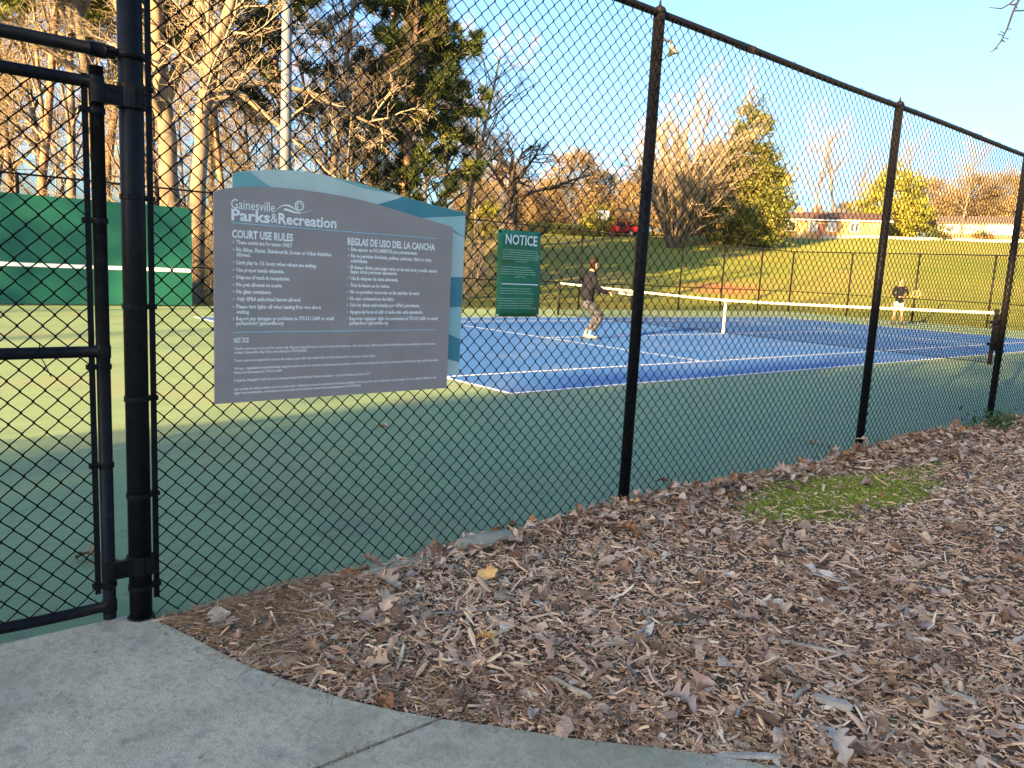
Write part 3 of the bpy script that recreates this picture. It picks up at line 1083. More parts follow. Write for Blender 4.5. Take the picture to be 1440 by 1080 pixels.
class Tree:
    """Recursive branching; level 0 and 1 go to the trunk mesh, the rest to the crown mesh."""
    def __init__(self, seed, kids, ratio, angle, start, wob=0.12, up=0.06, segs=(8, 5, 4, 3, 2), twig_r=0.006, split=1):
        self.rg = np.random.default_rng(seed)
        self.kids, self.ratio, self.angle, self.start = kids, ratio, angle, start
        self.wob, self.up, self.segs, self.twig_r, self.split = wob, up, segs, twig_r, split
        self.trunk, self.crown, self.tips, self.az = Tubes(), Tubes(), [], 0.0

    def grow(self, pts, r, lev, L=None):
        rg = self.rg
        n = len(pts)
        L = L or float(np.linalg.norm(np.diff(pts, axis=0), axis=1).sum())
        last = lev >= len(self.kids)
        rr = np.interp(np.linspace(0, 1, n), [0, 1], [r, max(self.twig_r * 0.6, r * (0.35 if not last else 0.4))])
        if lev == 0:
            rr[0] *= 1.25
        (self.trunk if lev <= self.split else self.crown).add(pts, rr, SIDES[min(lev, 4)])
        if last:
            self.tips.append((pts[-1], unit(pts[-1] - pts[-2])))
            return
        k = self.kids[lev]
        st = self.start[min(lev, len(self.start) - 1)]
        for i in range(k):
            t = st + (1 - st) * (i + rg.uniform(0.1, 0.9)) / k
            f = t * (n - 1)
            j = min(int(f), n - 2)
            p = pts[j] + (pts[j + 1] - pts[j]) * (f - j)
            d = unit(pts[j + 1] - pts[j])
            self.az += 2.4 + rg.normal(0, 0.4)
            a = math.radians(rg.normal(self.angle[min(lev, len(self.angle) - 1)], 9))
            LL = L * self.ratio[min(lev, len(self.ratio) - 1)] * (1.0 - 0.45 * (t - st) / (1 - st + 1e-6)) * rg.uniform(0.75, 1.25)
            cr = max(self.twig_r, float(np.interp(f, np.arange(n), rr)) * rg.uniform(0.42, 0.62))
            sg_ = self.segs[min(lev + 1, len(self.segs) - 1)]
            self.grow(limb(rg, p, turned(rg, d, a, self.az), LL, sg_, self.wob * (1 + 0.3 * lev), self.up), cr, lev + 1)


M_BARK = pmat('brown_grey_bark', (0.090, 0.074, 0.060), (0.175, 0.146, 0.118), 6, 0.9, detail=8, bump=0.02, bscale=14, spec=0.1, rnd=0.25)
M_BARKD = pmat('dark_oak_bark', (0.045, 0.038, 0.036), (0.090, 0.075, 0.068), 6, 0.9, detail=8, bump=0.02, bscale=14, spec=0.1)
M_BARKV = pmat('shaded_brown_hill_bark', (0.055, 0.043, 0.034), (0.115, 0.092, 0.072), 4, 0.9, detail=8, bump=0.02, bscale=14, spec=0.1)  # brown bark, darkened to paint in the shade on trunk and lower limbs
M_PALEBARK = pmat('pale_sycamore_bark', (0.140, 0.108, 0.077), (0.225, 0.182, 0.132), 2.2, 0.85, detail=7, bump=0.012, bscale=12, spec=0.1, two=((0.095, 0.072, 0.052), 1.2, 0.56, 0.68))
M_PINEBARK = pmat('pine_bark', (0.13, 0.080, 0.055), (0.30, 0.195, 0.135), 9, 0.9, detail=8, bump=0.03, bscale=16, spec=0.1)
M_TWIG = pmat('brown_twigs', (0.150, 0.122, 0.092), (0.245, 0.205, 0.155), 1.3, 0.9, spec=0.05, rnd=0.3)
M_TWIGD = pmat('dark_oak_twigs', (0.055, 0.045, 0.045), (0.10, 0.082, 0.075), 1.3, 0.9, spec=0.05)


def tree_thing(name, label, cat, loc, tm, cm, bark, twig, rz=0.0, sc=1.0, group=None, extra=None):
    t = thing(name, label, cat, loc, rz, group)
    t.scale = (sc, sc, sc)
    link('trunk', tm, bark, t)
    if cm is not None:
        link('crown', cm, twig, t)
    for nm, me, m in extra or ():
        link(nm, me, m, t)
    return t


def leaf_quads(rg, pts, n, size, spread, flat_=0.0, dirs=None, aspect=0.6):
    """n leaf clumps near every point: (verts, quads, tint)."""
    pts = np.asarray(pts, float)
    N = len(pts) * n
    c = np.repeat(pts, n, 0) + rg.normal(0, 1, (N, 3)) * np.array([1, 1, 0.75]) * spread
    a = rg.normal(0, 1, (N, 3))
    a[:, 2] *= (1 - flat_)
    a /= np.linalg.norm(a, axis=1)[:, None]
    b = np.cross(a, rg.normal(0, 1, (N, 3)))
    b /= np.linalg.norm(b, axis=1)[:, None]
    s = size * rg.uniform(0.6, 1.4, N)[:, None]
    b = b * aspect
    v = np.stack([c - a * s, c - b * s * 0.5, c + a * s, c + b * s * 0.5], 1).reshape(-1, 3)
    q = np.arange(N * 4).reshape(-1, 4)
    tn = np.repeat(rg.uniform(0, 1, len(pts)), n) * 0.55 + rg.uniform(0, 0.45, N)
    return v, q, tn


def tufts(rg, pts, dirs, n, length, width):
    """Bunches of needles, as thin long triangles fanning from each point."""
    pts, dirs = np.asarray(pts, float), np.asarray(dirs, float)
    N = len(pts) * n
    c = np.repeat(pts, n, 0) + rg.normal(0, length * 0.22, (N, 3))
    d = np.repeat(dirs, n, 0) * 0.75 + rg.normal(0, 0.75, (N, 3)) + np.array([0, 0, 0.15])
    d /= np.linalg.norm(d, axis=1)[:, None]
    s = np.cross(d, rg.normal(0, 1, (N, 3)))
    s /= np.linalg.norm(s, axis=1)[:, None]
    L = length * rg.uniform(0.6, 1.3, N)[:, None]
    v = np.stack([c - s * width, c + s * width, c + d * L], 1).reshape(-1, 3)
    t = np.arange(N * 3).reshape(-1, 3)
    tn = np.repeat(rg.uniform(0, 1, len(pts)), n) * 0.6 + rg.uniform(0, 0.4, N)
    return v, t, tn


# ---- bare woodland trees: four kinds, copied
bare = []
for sd, h, r, st in ((1, 15, 0.19, 0.30), (2, 13, 0.15, 0.22), (3, 17, 0.22, 0.38), (4, 11, 0.12, 0.18), (5, 14, 0.17, 0.12)):
    tr = Tree(sd, (15, 8, 7, 3), (0.40, 0.46, 0.48, 0.55), (48, 46, 44, 42), (st, 0.18, 0.15), wob=0.10, up=0.05, twig_r=0.0075)
    tr.grow(limb(tr.rg, (0, 0, -0.4), (0, 0, 1), h, 9, 0.05, 0.06), r, 0)
    bare.append((tr.trunk.mesh('trunk'), tr.crown.mesh('crown')))


def polar(deg, s):
    a = math.radians(deg)
    x = CAM[0] + s * (_DH[0] * math.cos(a) + _RH[0] * math.sin(a))
    y = CAM[1] + s * (_DH[1] * math.cos(a) + _RH[1] * math.sin(a))
    return float(x), float(y), float(ground_z(x, y))


WOODG = 'bare trees of the wood behind the practice wall'
WOODL = 'bare brown woodland tree in the tangle behind the practice wall and fence'
wr = random.Random(21)
for i in range(54):
    deg = -44 + 41 * ((i * 0.618034) % 1.0) + wr.uniform(-0.6, 0.6)
    s = 29 + 46 * ((i * 0.7548777) % 1.0)
    if deg > -12:
        s = max(s, 52)
    x, y, z = polar(deg, s)
    if x > -11.5:
        continue
    tm, cm = bare[i % 5]
    tree_thing('bare_tree', WOODL, 'tree', (x, y, z), tm, cm, M_BARK, M_TWIG, wr.uniform(0, 6.28), wr.uniform(0.7, 1.12), WOODG)

# ---- brushy undergrowth of the wood
ug = Tree(40, (7, 5), (0.6, 0.6), (42, 40), (0.1, 0.1), wob=0.22, up=0.02, segs=(4, 3, 2), twig_r=0.006, split=-1)
for i in range(330):
    deg = wr.uniform(-46, -3)
    x, y, z = polar(deg, 24 + 30 * wr.random() ** 1.3)
    if x > -10.6:
        continue
    for k in range(3):
        d = np.array([wr.uniform(-.8, .8), wr.uniform(-.8, .8), 1.0])
        ug.grow(limb(ug.rg, (x + wr.uniform(-.4, .4), y + wr.uniform(-.4, .4), z - 0.1), d, wr.uniform(1.2, 3.4), 4, 0.2, 0.0), 0.016, 0)
ugo = link('undergrowth', ug.crown.mesh('undergrowth'), M_TWIG)
tag(ugo, 'tangle of bare brown brush under the trees of the wood', 'undergrowth', kind='stuff')

# ---- two big pale trees just behind the far fence
def custom_tree(seed, limbs, kids, name, label, bark, twig, r_twig=0.009):
    """limbs: (points, radius at the foot, radius at the tip)."""
    base = np.array(limbs[0][0][0])
    T = Tree(seed, kids, (0.42, 0.5, 0.55), (50, 46, 42), (0.25, 0.2, 0.2), wob=0.16, up=0.03, segs=(6, 5, 4, 3), twig_r=r_twig, split=0)
    for pts, ra, rb in limbs:
        pts = np.array(pts, float) - base
        t = np.linspace(0, 1, len(pts))
        tt = np.linspace(0, 1, (len(pts) - 1) * 3 + 1)
        sm = np.stack([np.interp(tt, t, pts[:, k]) for k in range(3)], 1)
        sm[1:-1] = 0.25 * sm[:-2] + 0.5 * sm[1:-1] + 0.25 * sm[2:]
        sm[1:-1] += T.rg.normal(0, 0.02, sm[1:-1].shape)
        T.trunk.add(sm, np.linspace(ra, rb, len(sm)), 12)
        L = float(np.linalg.norm(np.diff(sm, axis=0), axis=1).sum())
        for i in range(max(4, int(L * 1.7))):
            f = T.rg.uniform(0.3 if ra > 0.2 else 0.12, 1.0)
            p = np.array([np.interp(f, np.linspace(0, 1, len(sm)), sm[:, k]) for k in range(3)])
            j = min(int(f * (len(sm) - 1)), len(sm) - 2)
            T.az += 2.4
            d = turned(T.rg, unit(sm[j + 1] - sm[j]), math.radians(T.rg.normal(55, 10)), T.az)
            T.grow(limb(T.rg, p, d, T.rg.uniform(1.0, 2.6), 5, 0.18, 0.03), T.rg.uniform(0.018, 0.05), 1)
    return tree_thing(name, label, 'tree', tuple(base), T.trunk.mesh('trunk'), T.crown.mesh('crown'), bark, twig)


custom_tree(51, [
    ([(-13.74, -10.14, -0.2), (-13.72, -10.05, 1.9), (-13.71, -10.01, 3.02), (-13.71, -10.03, 4.73), (-13.75, -10.16, 6.39), (-13.78, -10.26, 7.61), (-13.8, -10.35, 9.98), (-13.7, -10.5, 13.5)], 0.36, 0.15),
    ([(-13.73, -10.08, 6.0), (-13.61, -9.69, 7.08), (-13.5, -9.34, 7.96), (-13.41, -9.05, 9.04), (-13.31, -8.75, 11.5)], 0.20, 0.11),
    ([(-13.74, -10.1, 5.2), (-13.4, -10.7, 6.3), (-13.1, -11.3, 7.6), (-13.0, -11.9, 9.4)], 0.15, 0.07),
], (9, 6, 5), 'pale_tree', 'pale tan barked tree with a thick upright trunk close to the gate post', M_PALEBARK, M_TWIG)
custom_tree(52, [
    ([(-11.6, -9.9, -0.2), (-11.58, -9.88, 1.94), (-11.54, -9.76, 3.98), (-11.52, -9.7, 5.28), (-11.47, -9.56, 6.57), (-11.39, -9.33, 7.48), (-11.28, -9.02, 8.3), (-11.09, -8.52, 10.2), (-10.9, -8.0, 13.0)], 0.24, 0.12),
    ([(-11.53, -9.73, 5.7), (-11.36, -9.24, 6.13), (-11.19, -8.79, 6.09), (-11.05, -8.42, 5.83), (-10.9, -8.05, 5.47), (-10.71, -7.58, 5.22), (-10.5, -7.0, 4.7)], 0.115, 0.05),
    ([(-11.39, -9.33, 7.4), (-11.19, -8.79, 8.43), (-11.02, -8.34, 8.99), (-10.8, -7.7, 10.2)], 0.10, 0.05),
    ([(-11.5, -9.6, 6.1), (-11.6, -8.8, 6.35), (-11.41, -7.96, 6.55), (-11.0, -7.01, 6.48), (-10.6, -6.06, 6.17), (-10.3, -5.1, 5.74), (-10.2, -4.2, 5.5)], 0.105, 0.035),
    ([(-11.52, -9.7, 5.3), (-11.36, -9.24, 5.83), (-11.26, -8.97, 5.96)], 0.07, 0.05),
    ([(-11.45, -9.5, 6.9), (-11.3, -9.6, 8.2), (-11.2, -9.7, 10.5)], 0.06, 0.03),
], (9, 6, 5), 'pale_tree', 'pale tan tree with long crooked sunlit limbs reaching towards the light pole', M_PALEBARK, M_TWIG)

# ---- pines
M_NEEDLE = tint_mat('pine_needles', [(0.0, (0.026, 0.042, 0.012)), (0.45, (0.060, 0.084, 0.018)), (0.8, (0.125, 0.130, 0.026)), (1.0, (0.19, 0.14, 0.05))], 0.6, rnd=0.12)
M_NEEDLED = tint_mat('dark_pine_needles', [(0.0, (0.014, 0.028, 0.010)), (0.5, (0.036, 0.058, 0.016)), (0.85, (0.090, 0.100, 0.022)), (1.0, (0.15, 0.13, 0.04))], 0.6)
M_GOLD = tint_mat('golden_leaves', [(0.0, (0.095, 0.080, 0.024)), (0.6, (0.19, 0.150, 0.045)), (1.0, (0.28, 0.21, 0.075))], 0.7)
M_CEDAR = tint_mat('cedar_foliage', [(0.0, (0.032, 0.050, 0.014)), (0.5, (0.085, 0.100, 0.024)), (1.0, (0.17, 0.14, 0.040))], 0.7)
M_YGREEN = tint_mat('yellow_green_foliage', [(0.0, (0.085, 0.105, 0.020)), (0.6, (0.17, 0.175, 0.032)), (1.0, (0.26, 0.21, 0.05))], 0.7)
M_TANLEAF = tint_mat('tan_winter_leaves', [(0.0, (0.105, 0.078, 0.044)), (0.6, (0.19, 0.140, 0.078)), (1.0, (0.27, 0.205, 0.118))], 0.8, rnd=0.2)
M_REDLEAF = tint_mat('russet_winter_leaves', [(0.0, (0.10, 0.045, 0.035)), (0.6, (0.20, 0.085, 0.060)), (1.0, (0.30, 0.15, 0.09))], 0.8)
M_DARKGREEN = tint_mat('dark_evergreen_leaves', [(0.0, (0.018, 0.030, 0.012)), (0.6, (0.040, 0.060, 0.020)), (1.0, (0.075, 0.090, 0.028))], 0.6)


def pine_meshes(seed, h, r, c0, reach, nwhorl, tn=64, nl=0.42):
    rg = np.random.default_rng(seed)
    T, pts, dirs = Tubes(), [], []
    tk = limb(rg, (0, 0, -0.3), (0, 0, 1), h, 12, 0.025, 0.05)
    T.add(tk, np.linspace(r, 0.05, len(tk)), 10)
    for wv in range(nwhorl):
        t = c0 + (0.985 - c0) * (wv + rg.uniform(0, 0.8)) / nwhorl
        f = t * (len(tk) - 1)
        p = np.array([np.interp(f, np.arange(len(tk)), tk[:, k]) for k in range(3)])
        for b in range(rg.integers(3, 6)):
            az = rg.uniform(0, 6.28)
            u = (t - c0) / (1 - c0)
            L = reach * (0.55 + 0.75 * math.sin(math.pi * min(1, 0.15 + 0.8 * u)) ) * (1.0 - 0.5 * u) * rg.uniform(0.55, 1.2)
            d = np.array([math.cos(az), math.sin(az), rg.uniform(-0.15, 0.35) + 0.3 * u])
            bp = limb(rg, p, d, L, 6, 0.12, 0.04)
            T.add(bp, np.linspace(0.045 * (1.2 - u), 0.012, 7), 4)
            for k in range(2, 7):
                for s_ in range(2 if k < 6 else 3):
                    d2 = unit(bp[k] - bp[k - 1]) + rg.normal(0, 0.55, 3)
                    e = limb(rg, bp[k], d2, L * rg.uniform(0.12, 0.26), 2, 0.1, 0.08)
                    T.add(e, (0.012, 0.010, 0.007), 3)
                    pts.append(e[-1])
                    dirs.append(unit(e[-1] - e[-2]))
    v, t, tn_ = tufts(rg, pts, dirs, tn, nl, 0.026)
    return T.mesh('trunk'), mesh_arrays('crown', v, None, t, tint=tn_)


pineA = pine_meshes(61, 19.5, 0.27, 0.10, 2.9, 24, 72, 0.44)
pineB = pine_meshes(62, 20.0, 0.21, 0.42, 3.4, 12)
pineC = pine_meshes(63, 17.0, 0.17, 0.55, 2.8, 10)
x, y = -21.6, 3.75
tree_thing('pine_tree', 'full pine with thick orange trunk and dark boughs rising above the sign', 'pine', (x, y, float(ground_z(x, y))), *pineA, M_PINEBARK, M_NEEDLED, 0.6)
x, y = -26.25, 3.8
tree_thing('pine_tree', 'slender pine with a sunlit yellow green top between light pole and full pine', 'pine', (x, y, float(ground_z(x, y))), *pineB, M_PINEBARK, M_NEEDLE, 2.1)
for (deg, s, rz, sc, k, lab) in ((-31.5, 31, 1.0, 1.0, pineC, 'pine standing behind the gate near its hinged upright'),
                                 (-28.0, 41, 3.0, 1.05, pineB, 'tall pine with bare lower trunk deep behind the practice wall'),
                                 (-20.5, 38, 4.4, 1.0, pineC, 'pine with dark needles between the pale trees and the light pole'),
                                 (-16.2, 45, 5.2, 1.05, pineB, 'dark trunked pine seen just past the light pole'),
                                 (-35.5, 36, 0.2, 1.1, pineC, 'pine spreading boughs over the top corner behind the gate'),
                                 (-9.3, 52, 2.6, 0.9, pineB, 'pine standing deep behind the slender sunlit pine')):
    x, y, z = polar(deg, s)
    tree_thing('pine_tree', lab, 'pine', (x, y, z), *k, M_PINEBARK, M_NEEDLE, rz, sc)

# ---- dark spreading oak beyond the far fence
oak = Tree(70, (8, 9, 8, 5), (0.95, 0.52, 0.5, 0.5), (46, 44, 42, 40), (0.55, 0.2, 0.15), wob=0.16, up=0.02, twig_r=0.008)
oak.grow(limb(oak.rg, (0, 0, -0.3), (0, 0.05, 1), 4.6, 6, 0.05, 0.0), 0.42, 0)
x, y = -43.3, 28.2
tree_thing('oak_tree', 'dark bare oak with spreading limbs beyond the green notice', 'tree', (x, y, float(ground_z(x, y))), oak.trunk.mesh('trunk'), oak.crown.mesh('crown'), M_BARKD, M_TWIGD, 0.4, 1.75)

# ---- vase-shaped pale bare tree on the hill
vase = Tree(71, (10, 8, 4), (0.5, 0.5, 0.5), (30, 34, 36), (0.18, 0.15), wob=0.08, up=0.03, segs=(7, 5, 4, 3), twig_r=0.017, split=0)
for i in range(11):
    a = i * 2.4
    d = np.array([math.cos(a) * 0.40, math.sin(a) * 0.40, 1.0]) if i else np.array([0, 0, 1.0])
    vase.grow(limb(vase.rg, (0.25 * math.cos(a), 0.25 * math.sin(a), -0.3), d, 8.2 + 2.0 * math.sin(i * 1.7), 7, 0.05, 0.03), 0.16, 0)
x, y = -37.8, 44.9
tree_thing('bare_tree', 'pale vase shaped bare tree fanning out beside the golden evergreen', 'tree', (x, y, float(ground_z(x, y))), vase.trunk.mesh('trunk'), vase.crown.mesh('crown'), M_BARKV, M_TWIG, 0.0, 1.38)


# ---- leafy crowns
def crown_points(rg, n, prof, lump=0.18):
    """Points in a volume whose radius at height fraction t is prof(t); biased to the outside, gathered in lumps."""
    nl = max(8, n // 14)
    t = rg.uniform(0, 1, nl * 4)
    keep = rg.uniform(0, 1, nl * 4) < np.array([prof(v) for v in t]) ** 1.2
    t = t[keep][:nl]
    a = rg.uniform(0, 6.28, len(t))
    rr = np.array([prof(v) for v in t]) * np.sqrt(rg.uniform(0.25, 1.0, len(t))) * rg.uniform(0.8, 1.18, len(t))
    c = np.stack([rr * np.cos(a), rr * np.sin(a), t], 1)
    p = np.repeat(c, 14, 0)
    return p, lump


def leafy(seed, h, width, prof, n, leaf, z0=0.08, trunk_r=0.25, lump=0.5, per=6, twigs=True, aspect=0.7):
    rg = np.random.default_rng(seed)
    p, _ = crown_points(rg, n, prof)
    p = p * np.array([width / 2, width / 2, h * (1 - z0)]) + np.array([0, 0, h * z0])
    p += rg.normal(0, lump, p.shape) * np.array([1, 1, 0.7])
    v, q, tn = leaf_quads(rg, p, per, leaf, leaf * 1.5, aspect=aspect)
    # lumps share a tint so light and dark clumps read
    tn = np.clip(np.repeat(np.repeat(rg.uniform(0, 0.6, len(p) // 14 + 1), 14)[:len(p)], per) + rg.uniform(0, 0.4, len(tn)), 0, 1)
    T = Tree(seed + 500, (10, 5), (0.42, 0.5), (52, 45), (0.15, 0.2), wob=0.12, up=0.05, segs=(7, 4, 3), twig_r=0.01, split=2)
    T.grow(limb(T.rg, (0, 0, -0.3), (0, 0, 1), h * 0.9, 8, 0.05, 0.05), trunk_r, 0)
    return T.trunk.mesh('trunk'), mesh_arrays('crown', v, q, None, tint=tn)


dome = lambda t: max(0.0, math.sin(math.pi * (0.12 + 0.86 * t)) ** 0.55)
cone = lambda t: max(0.02, (0.62 + 0.5 * math.sin(math.pi * min(1, t * 1.5 + 0.1))) * (1.0 - t) ** 0.62)
spire = lambda t: max(0.03, (0.78 + 0.26 * math.sin(math.pi * min(1, t * 1.7 + 0.05))) * (1.0 - t ** 2.6) ** 0.9)
egg = lambda t: max(0.0, math.sin(math.pi * (0.2 + 0.8 * t)) ** 0.7 * (1 - 0.25 * t))

x, y = -35.4, 52.9
tree_thing('evergreen_tree', 'tall golden green evergreen standing on the grass slope', 'tree', (x, y, float(ground_z(x, y))),
           *leafy(80, 15.2, 8.6, spire, 5200, 0.15, 0.02, 0.3, 0.5, per=9), M_BARKD, M_CEDAR)
x, y, _z = polar(25.0, 131)
tree_thing('leafy_tree', 'rounded yellow green tree behind the long orange house', 'tree', (x, y, _z),
           *leafy(81, 10.8, 11.0, egg, 2600, 0.20, 0.05, 0.2, 0.55, per=8), M_BARK, M_YGREEN)
tanA = leafy(82, 10.2, 8.6, dome, 2800, 0.13, 0.06, 0.2, 0.6, per=8)
tanB = leafy(83, 9.0, 7.4, egg, 2400, 0.13, 0.06, 0.2, 0.6, per=8)
for (deg, s, k, sc, rz, mt, lab) in ((3.6, 100, tanA, 1.02, 0.0, M_TANLEAF, 'broad rounded tan tree behind the dark hedge'),
                                     (8.2, 101, tanB, 0.98, 1.0, M_TANLEAF, 'tan tree rising behind the red pickup truck'),
                                     (11.0, 99, tanA, 0.80, 2.0, M_TANLEAF, 'low tan tree between red pickup and pale bare tree'),
                                     (14.4, 86, tanA, 1.02, 2.6, M_GOLD, 'golden tree merging into the near side of the tall evergreen'),
                                     (6.0, 108, tanB, 1.05, 5.0, M_TANLEAF, 'tan tree behind the basketball backboard'),
                                     (9.6, 112, tanA, 0.98, 0.7, M_TANLEAF, 'tan tree standing behind the near fence post with the pickup'),
                                     (12.2, 110, tanB, 1.05, 3.7, M_TANLEAF, 'tan tree behind the pale vase shaped bare tree'),
                                     (-1.2, 104, tanA, 0.85, 1.9, M_TANLEAF, 'tan tree behind the dark bare oak and green notice'),
                                     (0.2, 97, tanB, 0.72, 3.0, M_REDLEAF, 'russet tree behind the dark bare oak'),
                                     (1.9, 110, tanB, 0.85, 4.1, M_REDLEAF, 'russet tree just behind the end of the dark hedge'),
                                     (-3.6, 92, tanB, 0.8, 2.2, M_REDLEAF, 'russet tree peeping past the lower boughs of the full pine')):
    x, y, z = polar(deg, s)
    tree_thing('leafy_tree', lab, 'tree', (x, y, z), *k, M_BARK, mt, rz, sc)
x, y, z = polar(5.6, 94)
tree_thing('shrub', 'bright yellow green shrub beside the basketball backboard', 'shrub', (x, y, z), *leafy(85, 3.8, 3.2, dome, 420, 0.14, 0.02, 0.06, 0.3), M_BARK, M_YGREEN)
x, y, z = polar(-2.9, 78)
tree_thing('shrub', 'yellow green shrub under the full pine behind the sign corner', 'shrub', (x, y, z), *leafy(86, 3.6, 4.4, dome, 420, 0.14, 0.02, 0.06, 0.3), M_BARK, M_YGREEN)
for (deg, s, sc, lab) in ((27.9, 112, 1.0, 'dark low shrub in front of the yellow green tree'), (33.0, 128, 1.1, 'green shrub at the corner of the brick house with white siding'),
                          (30.3, 135, 0.8, 'dark shrub against the brick wall under white siding')):
    x, y, z = polar(deg, s)
    tree_thing('shrub', lab, 'shrub', (x, y, z), *leafy(int(87 + s), 1.7 * sc, 3.4 * sc, dome, 200, 0.12, 0.0, 0.04, 0.25), M_BARK, M_DARKGREEN)

# ---- thin bare trees and brown woods along the skyline
SKYG = 'bare brown trees along the skyline behind the houses'
sk = random.Random(5)
for i, (deg, s, sc, k) in enumerate([(20.2, 122, 0.95, 0), (21.6, 128, 1.0, 2), (23.0, 135, 0.85, 4), (24.0, 132, 0.9, 1), (26.4, 140, 0.95, 2), (29.0, 140, 1.0, 0), (-1.8, 104, 0.7, 1), (6.3, 116, 0.85, 3), (9.5, 118, 0.9, 1), (12.8, 116, 0.8, 4), (18.4, 130, 0.75, 3)]):
    x, y, z = polar(deg, s)
    tree_thing('bare_tree', 'thin bare brown tree against the sky behind the houses on the hill', 'tree', (x, y, z), *bare[k], M_BARK, M_TWIG, sk.uniform(0, 6), sc, SKYG)
for i in range(22):
    deg = 23.5 + 16 * ((i * 0.618034) % 1)
    s = 158 + 26 * ((i * 0.7548) % 1)
    x, y, z = polar(deg, s)
    tree_thing('bare_tree', 'bushy bare brown tree of the wood on the far skyline', 'tree', (x, y, z), *bare[(1, 3, 4)[i % 3]], M_BARK, M_TWIG, sk.uniform(0, 6), sk.uniform(0.75, 1.05), 'brown wood on the far skyline')
for i, (deg, s, sc) in enumerate([(25.6, 152, 0.8), (27.2, 150, 0.95), (28.3, 158, 1.0), (29.4, 156, 1.05), (30.4, 162, 1.0), (31.4, 162, 1.1), (32.5, 158, 1.2), (33.8, 160, 1.25), (35.2, 162, 1.25), (36.8, 165, 1.2), (20.5, 140, 0.6), (22.0, 142, 0.55)]):
    x, y, z = polar(deg, s)
    tree_thing('leafy_tree', 'dense tan brown tree of the wood behind the houses', 'tree', (x, y, z), *(tanA if i % 2 else tanB), M_BARK, M_TANLEAF, sk.uniform(0, 6), sc, 'dense tan trees behind the houses')

shadebare = []
for sd, h, r, st in ((11, 17, 0.22, 0.4), (12, 15, 0.18, 0.45), (13, 19, 0.25, 0.5)):
    tr = Tree(sd, (8, 4, 3), (0.36, 0.46, 0.48), (46, 46, 44), (st, 0.25, 0.2), wob=0.10, up=0.06, twig_r=0.012)
    tr.grow(limb(tr.rg, (0, 0, -0.4), (0, 0, 1), h, 9, 0.04, 0.06), r, 0)
    shadebare.append((tr.trunk.mesh('trunk'), tr.crown.mesh('crown')))

# ---- trees that stand to the left and behind, and shade the walk and the mulch
shd = leafy(90, 13.5, 8.4, dome, 1700, 0.30, 0.0, 0.3, 0.7)
for i in range(9):
    tree_thing('evergreen_tree', 'dense evergreen of the back row that shades the walk, standing behind the viewer', 'tree', (20.3 + 4.3 * i, -56.0 + math.sin(i * 1.7), -0.05), *shd, M_BARKD, M_CEDAR, i * 1.9 + 0.7, (0.86, 1.0, 1.1, 1.2, 1.2, 1.25, 1.2, 1.2, 1.2)[i], 'evergreens behind the viewer')
    tree_thing('evergreen_tree', 'dense evergreen of the row that shades the walk, standing behind the viewer', 'tree', (18.2 + 4.3 * i, -50.0 - 1.5 * math.sin(i * 2.3), -0.05), *shd, M_BARKD, M_CEDAR, i * 1.3, (0.76, 0.90, 1.0, 1.1, 1.1, 1.15, 1.1, 1.1, 1.1)[i], 'evergreens behind the viewer')
for i, (x, y, sc, k) in enumerate([(-3.0, -74, 0.95, 2), (-1.6, -41, 0.75, 1), (-4.6, -45, 0.8, 2), (1.4, -47, 0.8, 0), (5.2, -64, 1.05, 2), (8.5, -74, 0.9, 1), (-9, -66, 1.0, 1), (13.5, -76, 0.9, 2)]):
    tree_thing('bare_tree', 'bare woodland tree beyond the left end of the courts', 'tree', (x, y, -0.1), *shadebare[k % 3], M_BARK, M_TWIG, i * 1.1, sc, 'bare trees beyond the left end of the courts')
# ------------------------------------------------------------------ tennis net
net = thing('tennis_net', 'black tennis net with white headband across the blue court', 'tennis net', (0, 0, 0))


def net_top(x):
    return 0.914 + (1.07 - 0.914) * min(1.0, abs(x) / 6.4) ** 1.3


NH = 6.38
ny_ = 286
xs = np.linspace(-NH, NH, ny_)
T = Tubes()
for x in xs:
    T.add([(x, 0, 0.04), (x, 0, net_top(x) - 0.03)], 0.0034, 3)
nlv = 21
for k in range(nlv):
    f = k / (nlv - 1)
    px = np.linspace(-NH, NH, 25)
    T.add([(x, 0, 0.04 + f * (net_top(x) - 0.09)) for x in px], 0.0034, 3)
part('netting', T.mesh('netting'), M_WIRE, net, kind='stuff')
b = MB()
px = np.linspace(-NH, NH, 33)
for sgn in (-1, 1):
    pass
v = []
for x in px:
    z = net_top(x)
    v += [(x, -0.012, z - 0.052), (x, -0.014, z), (x, 0.014, z), (x, 0.012, z - 0.052)]
q = []
for i in range(len(px) - 1):
    for k in range(4):
        q.append((4 * i + k, 4 * i + (k + 1) % 4, 4 * i + 4 + (k + 1) % 4, 4 * i + 4 + k))
M_BAND = pmat('white_net_band', (0.36, 0.35, 0.33), (0.50, 0.485, 0.46), 9, 0.85)
part('headband', mesh_arrays('headband', v, q), M_BAND, net)
part('centre_strap', MB().box((-0.03, -0.017, 0.02), (0.03, 0.017, 0.93)).mesh('centre_strap'), M_BAND, net)
part('bottom_cord', MB().tube([(-NH, 0, 0.035), (NH, 0, 0.035)], 0.006, 5).mesh('bottom_cord'), M_WIRE, net)
for x in (-6.42, 6.42):
    p_ = part('net_post', MB().lathe((x, 0, 0), [(0.04, 0), (0.04, 1.09)], 14).mesh('net_post', True), M_BLACK, net)
    part('post_cap', MB().lathe((x, 0, 1.09), [(0.044, 0), (0.044, 0.02), (0.02, 0.035)], 14).mesh('post_cap', True), M_BLACK, p_)
b = MB().cbox((6.42, -0.06, 0.80), (0.06, 0.06, 0.14)).tube([(6.46, -0.06, 0.8), (6.52, -0.06, 0.8), (6.52, -0.06, 0.68)], 0.010, 6)
part('winder', b.mesh('winder'), M_BLACK, net)

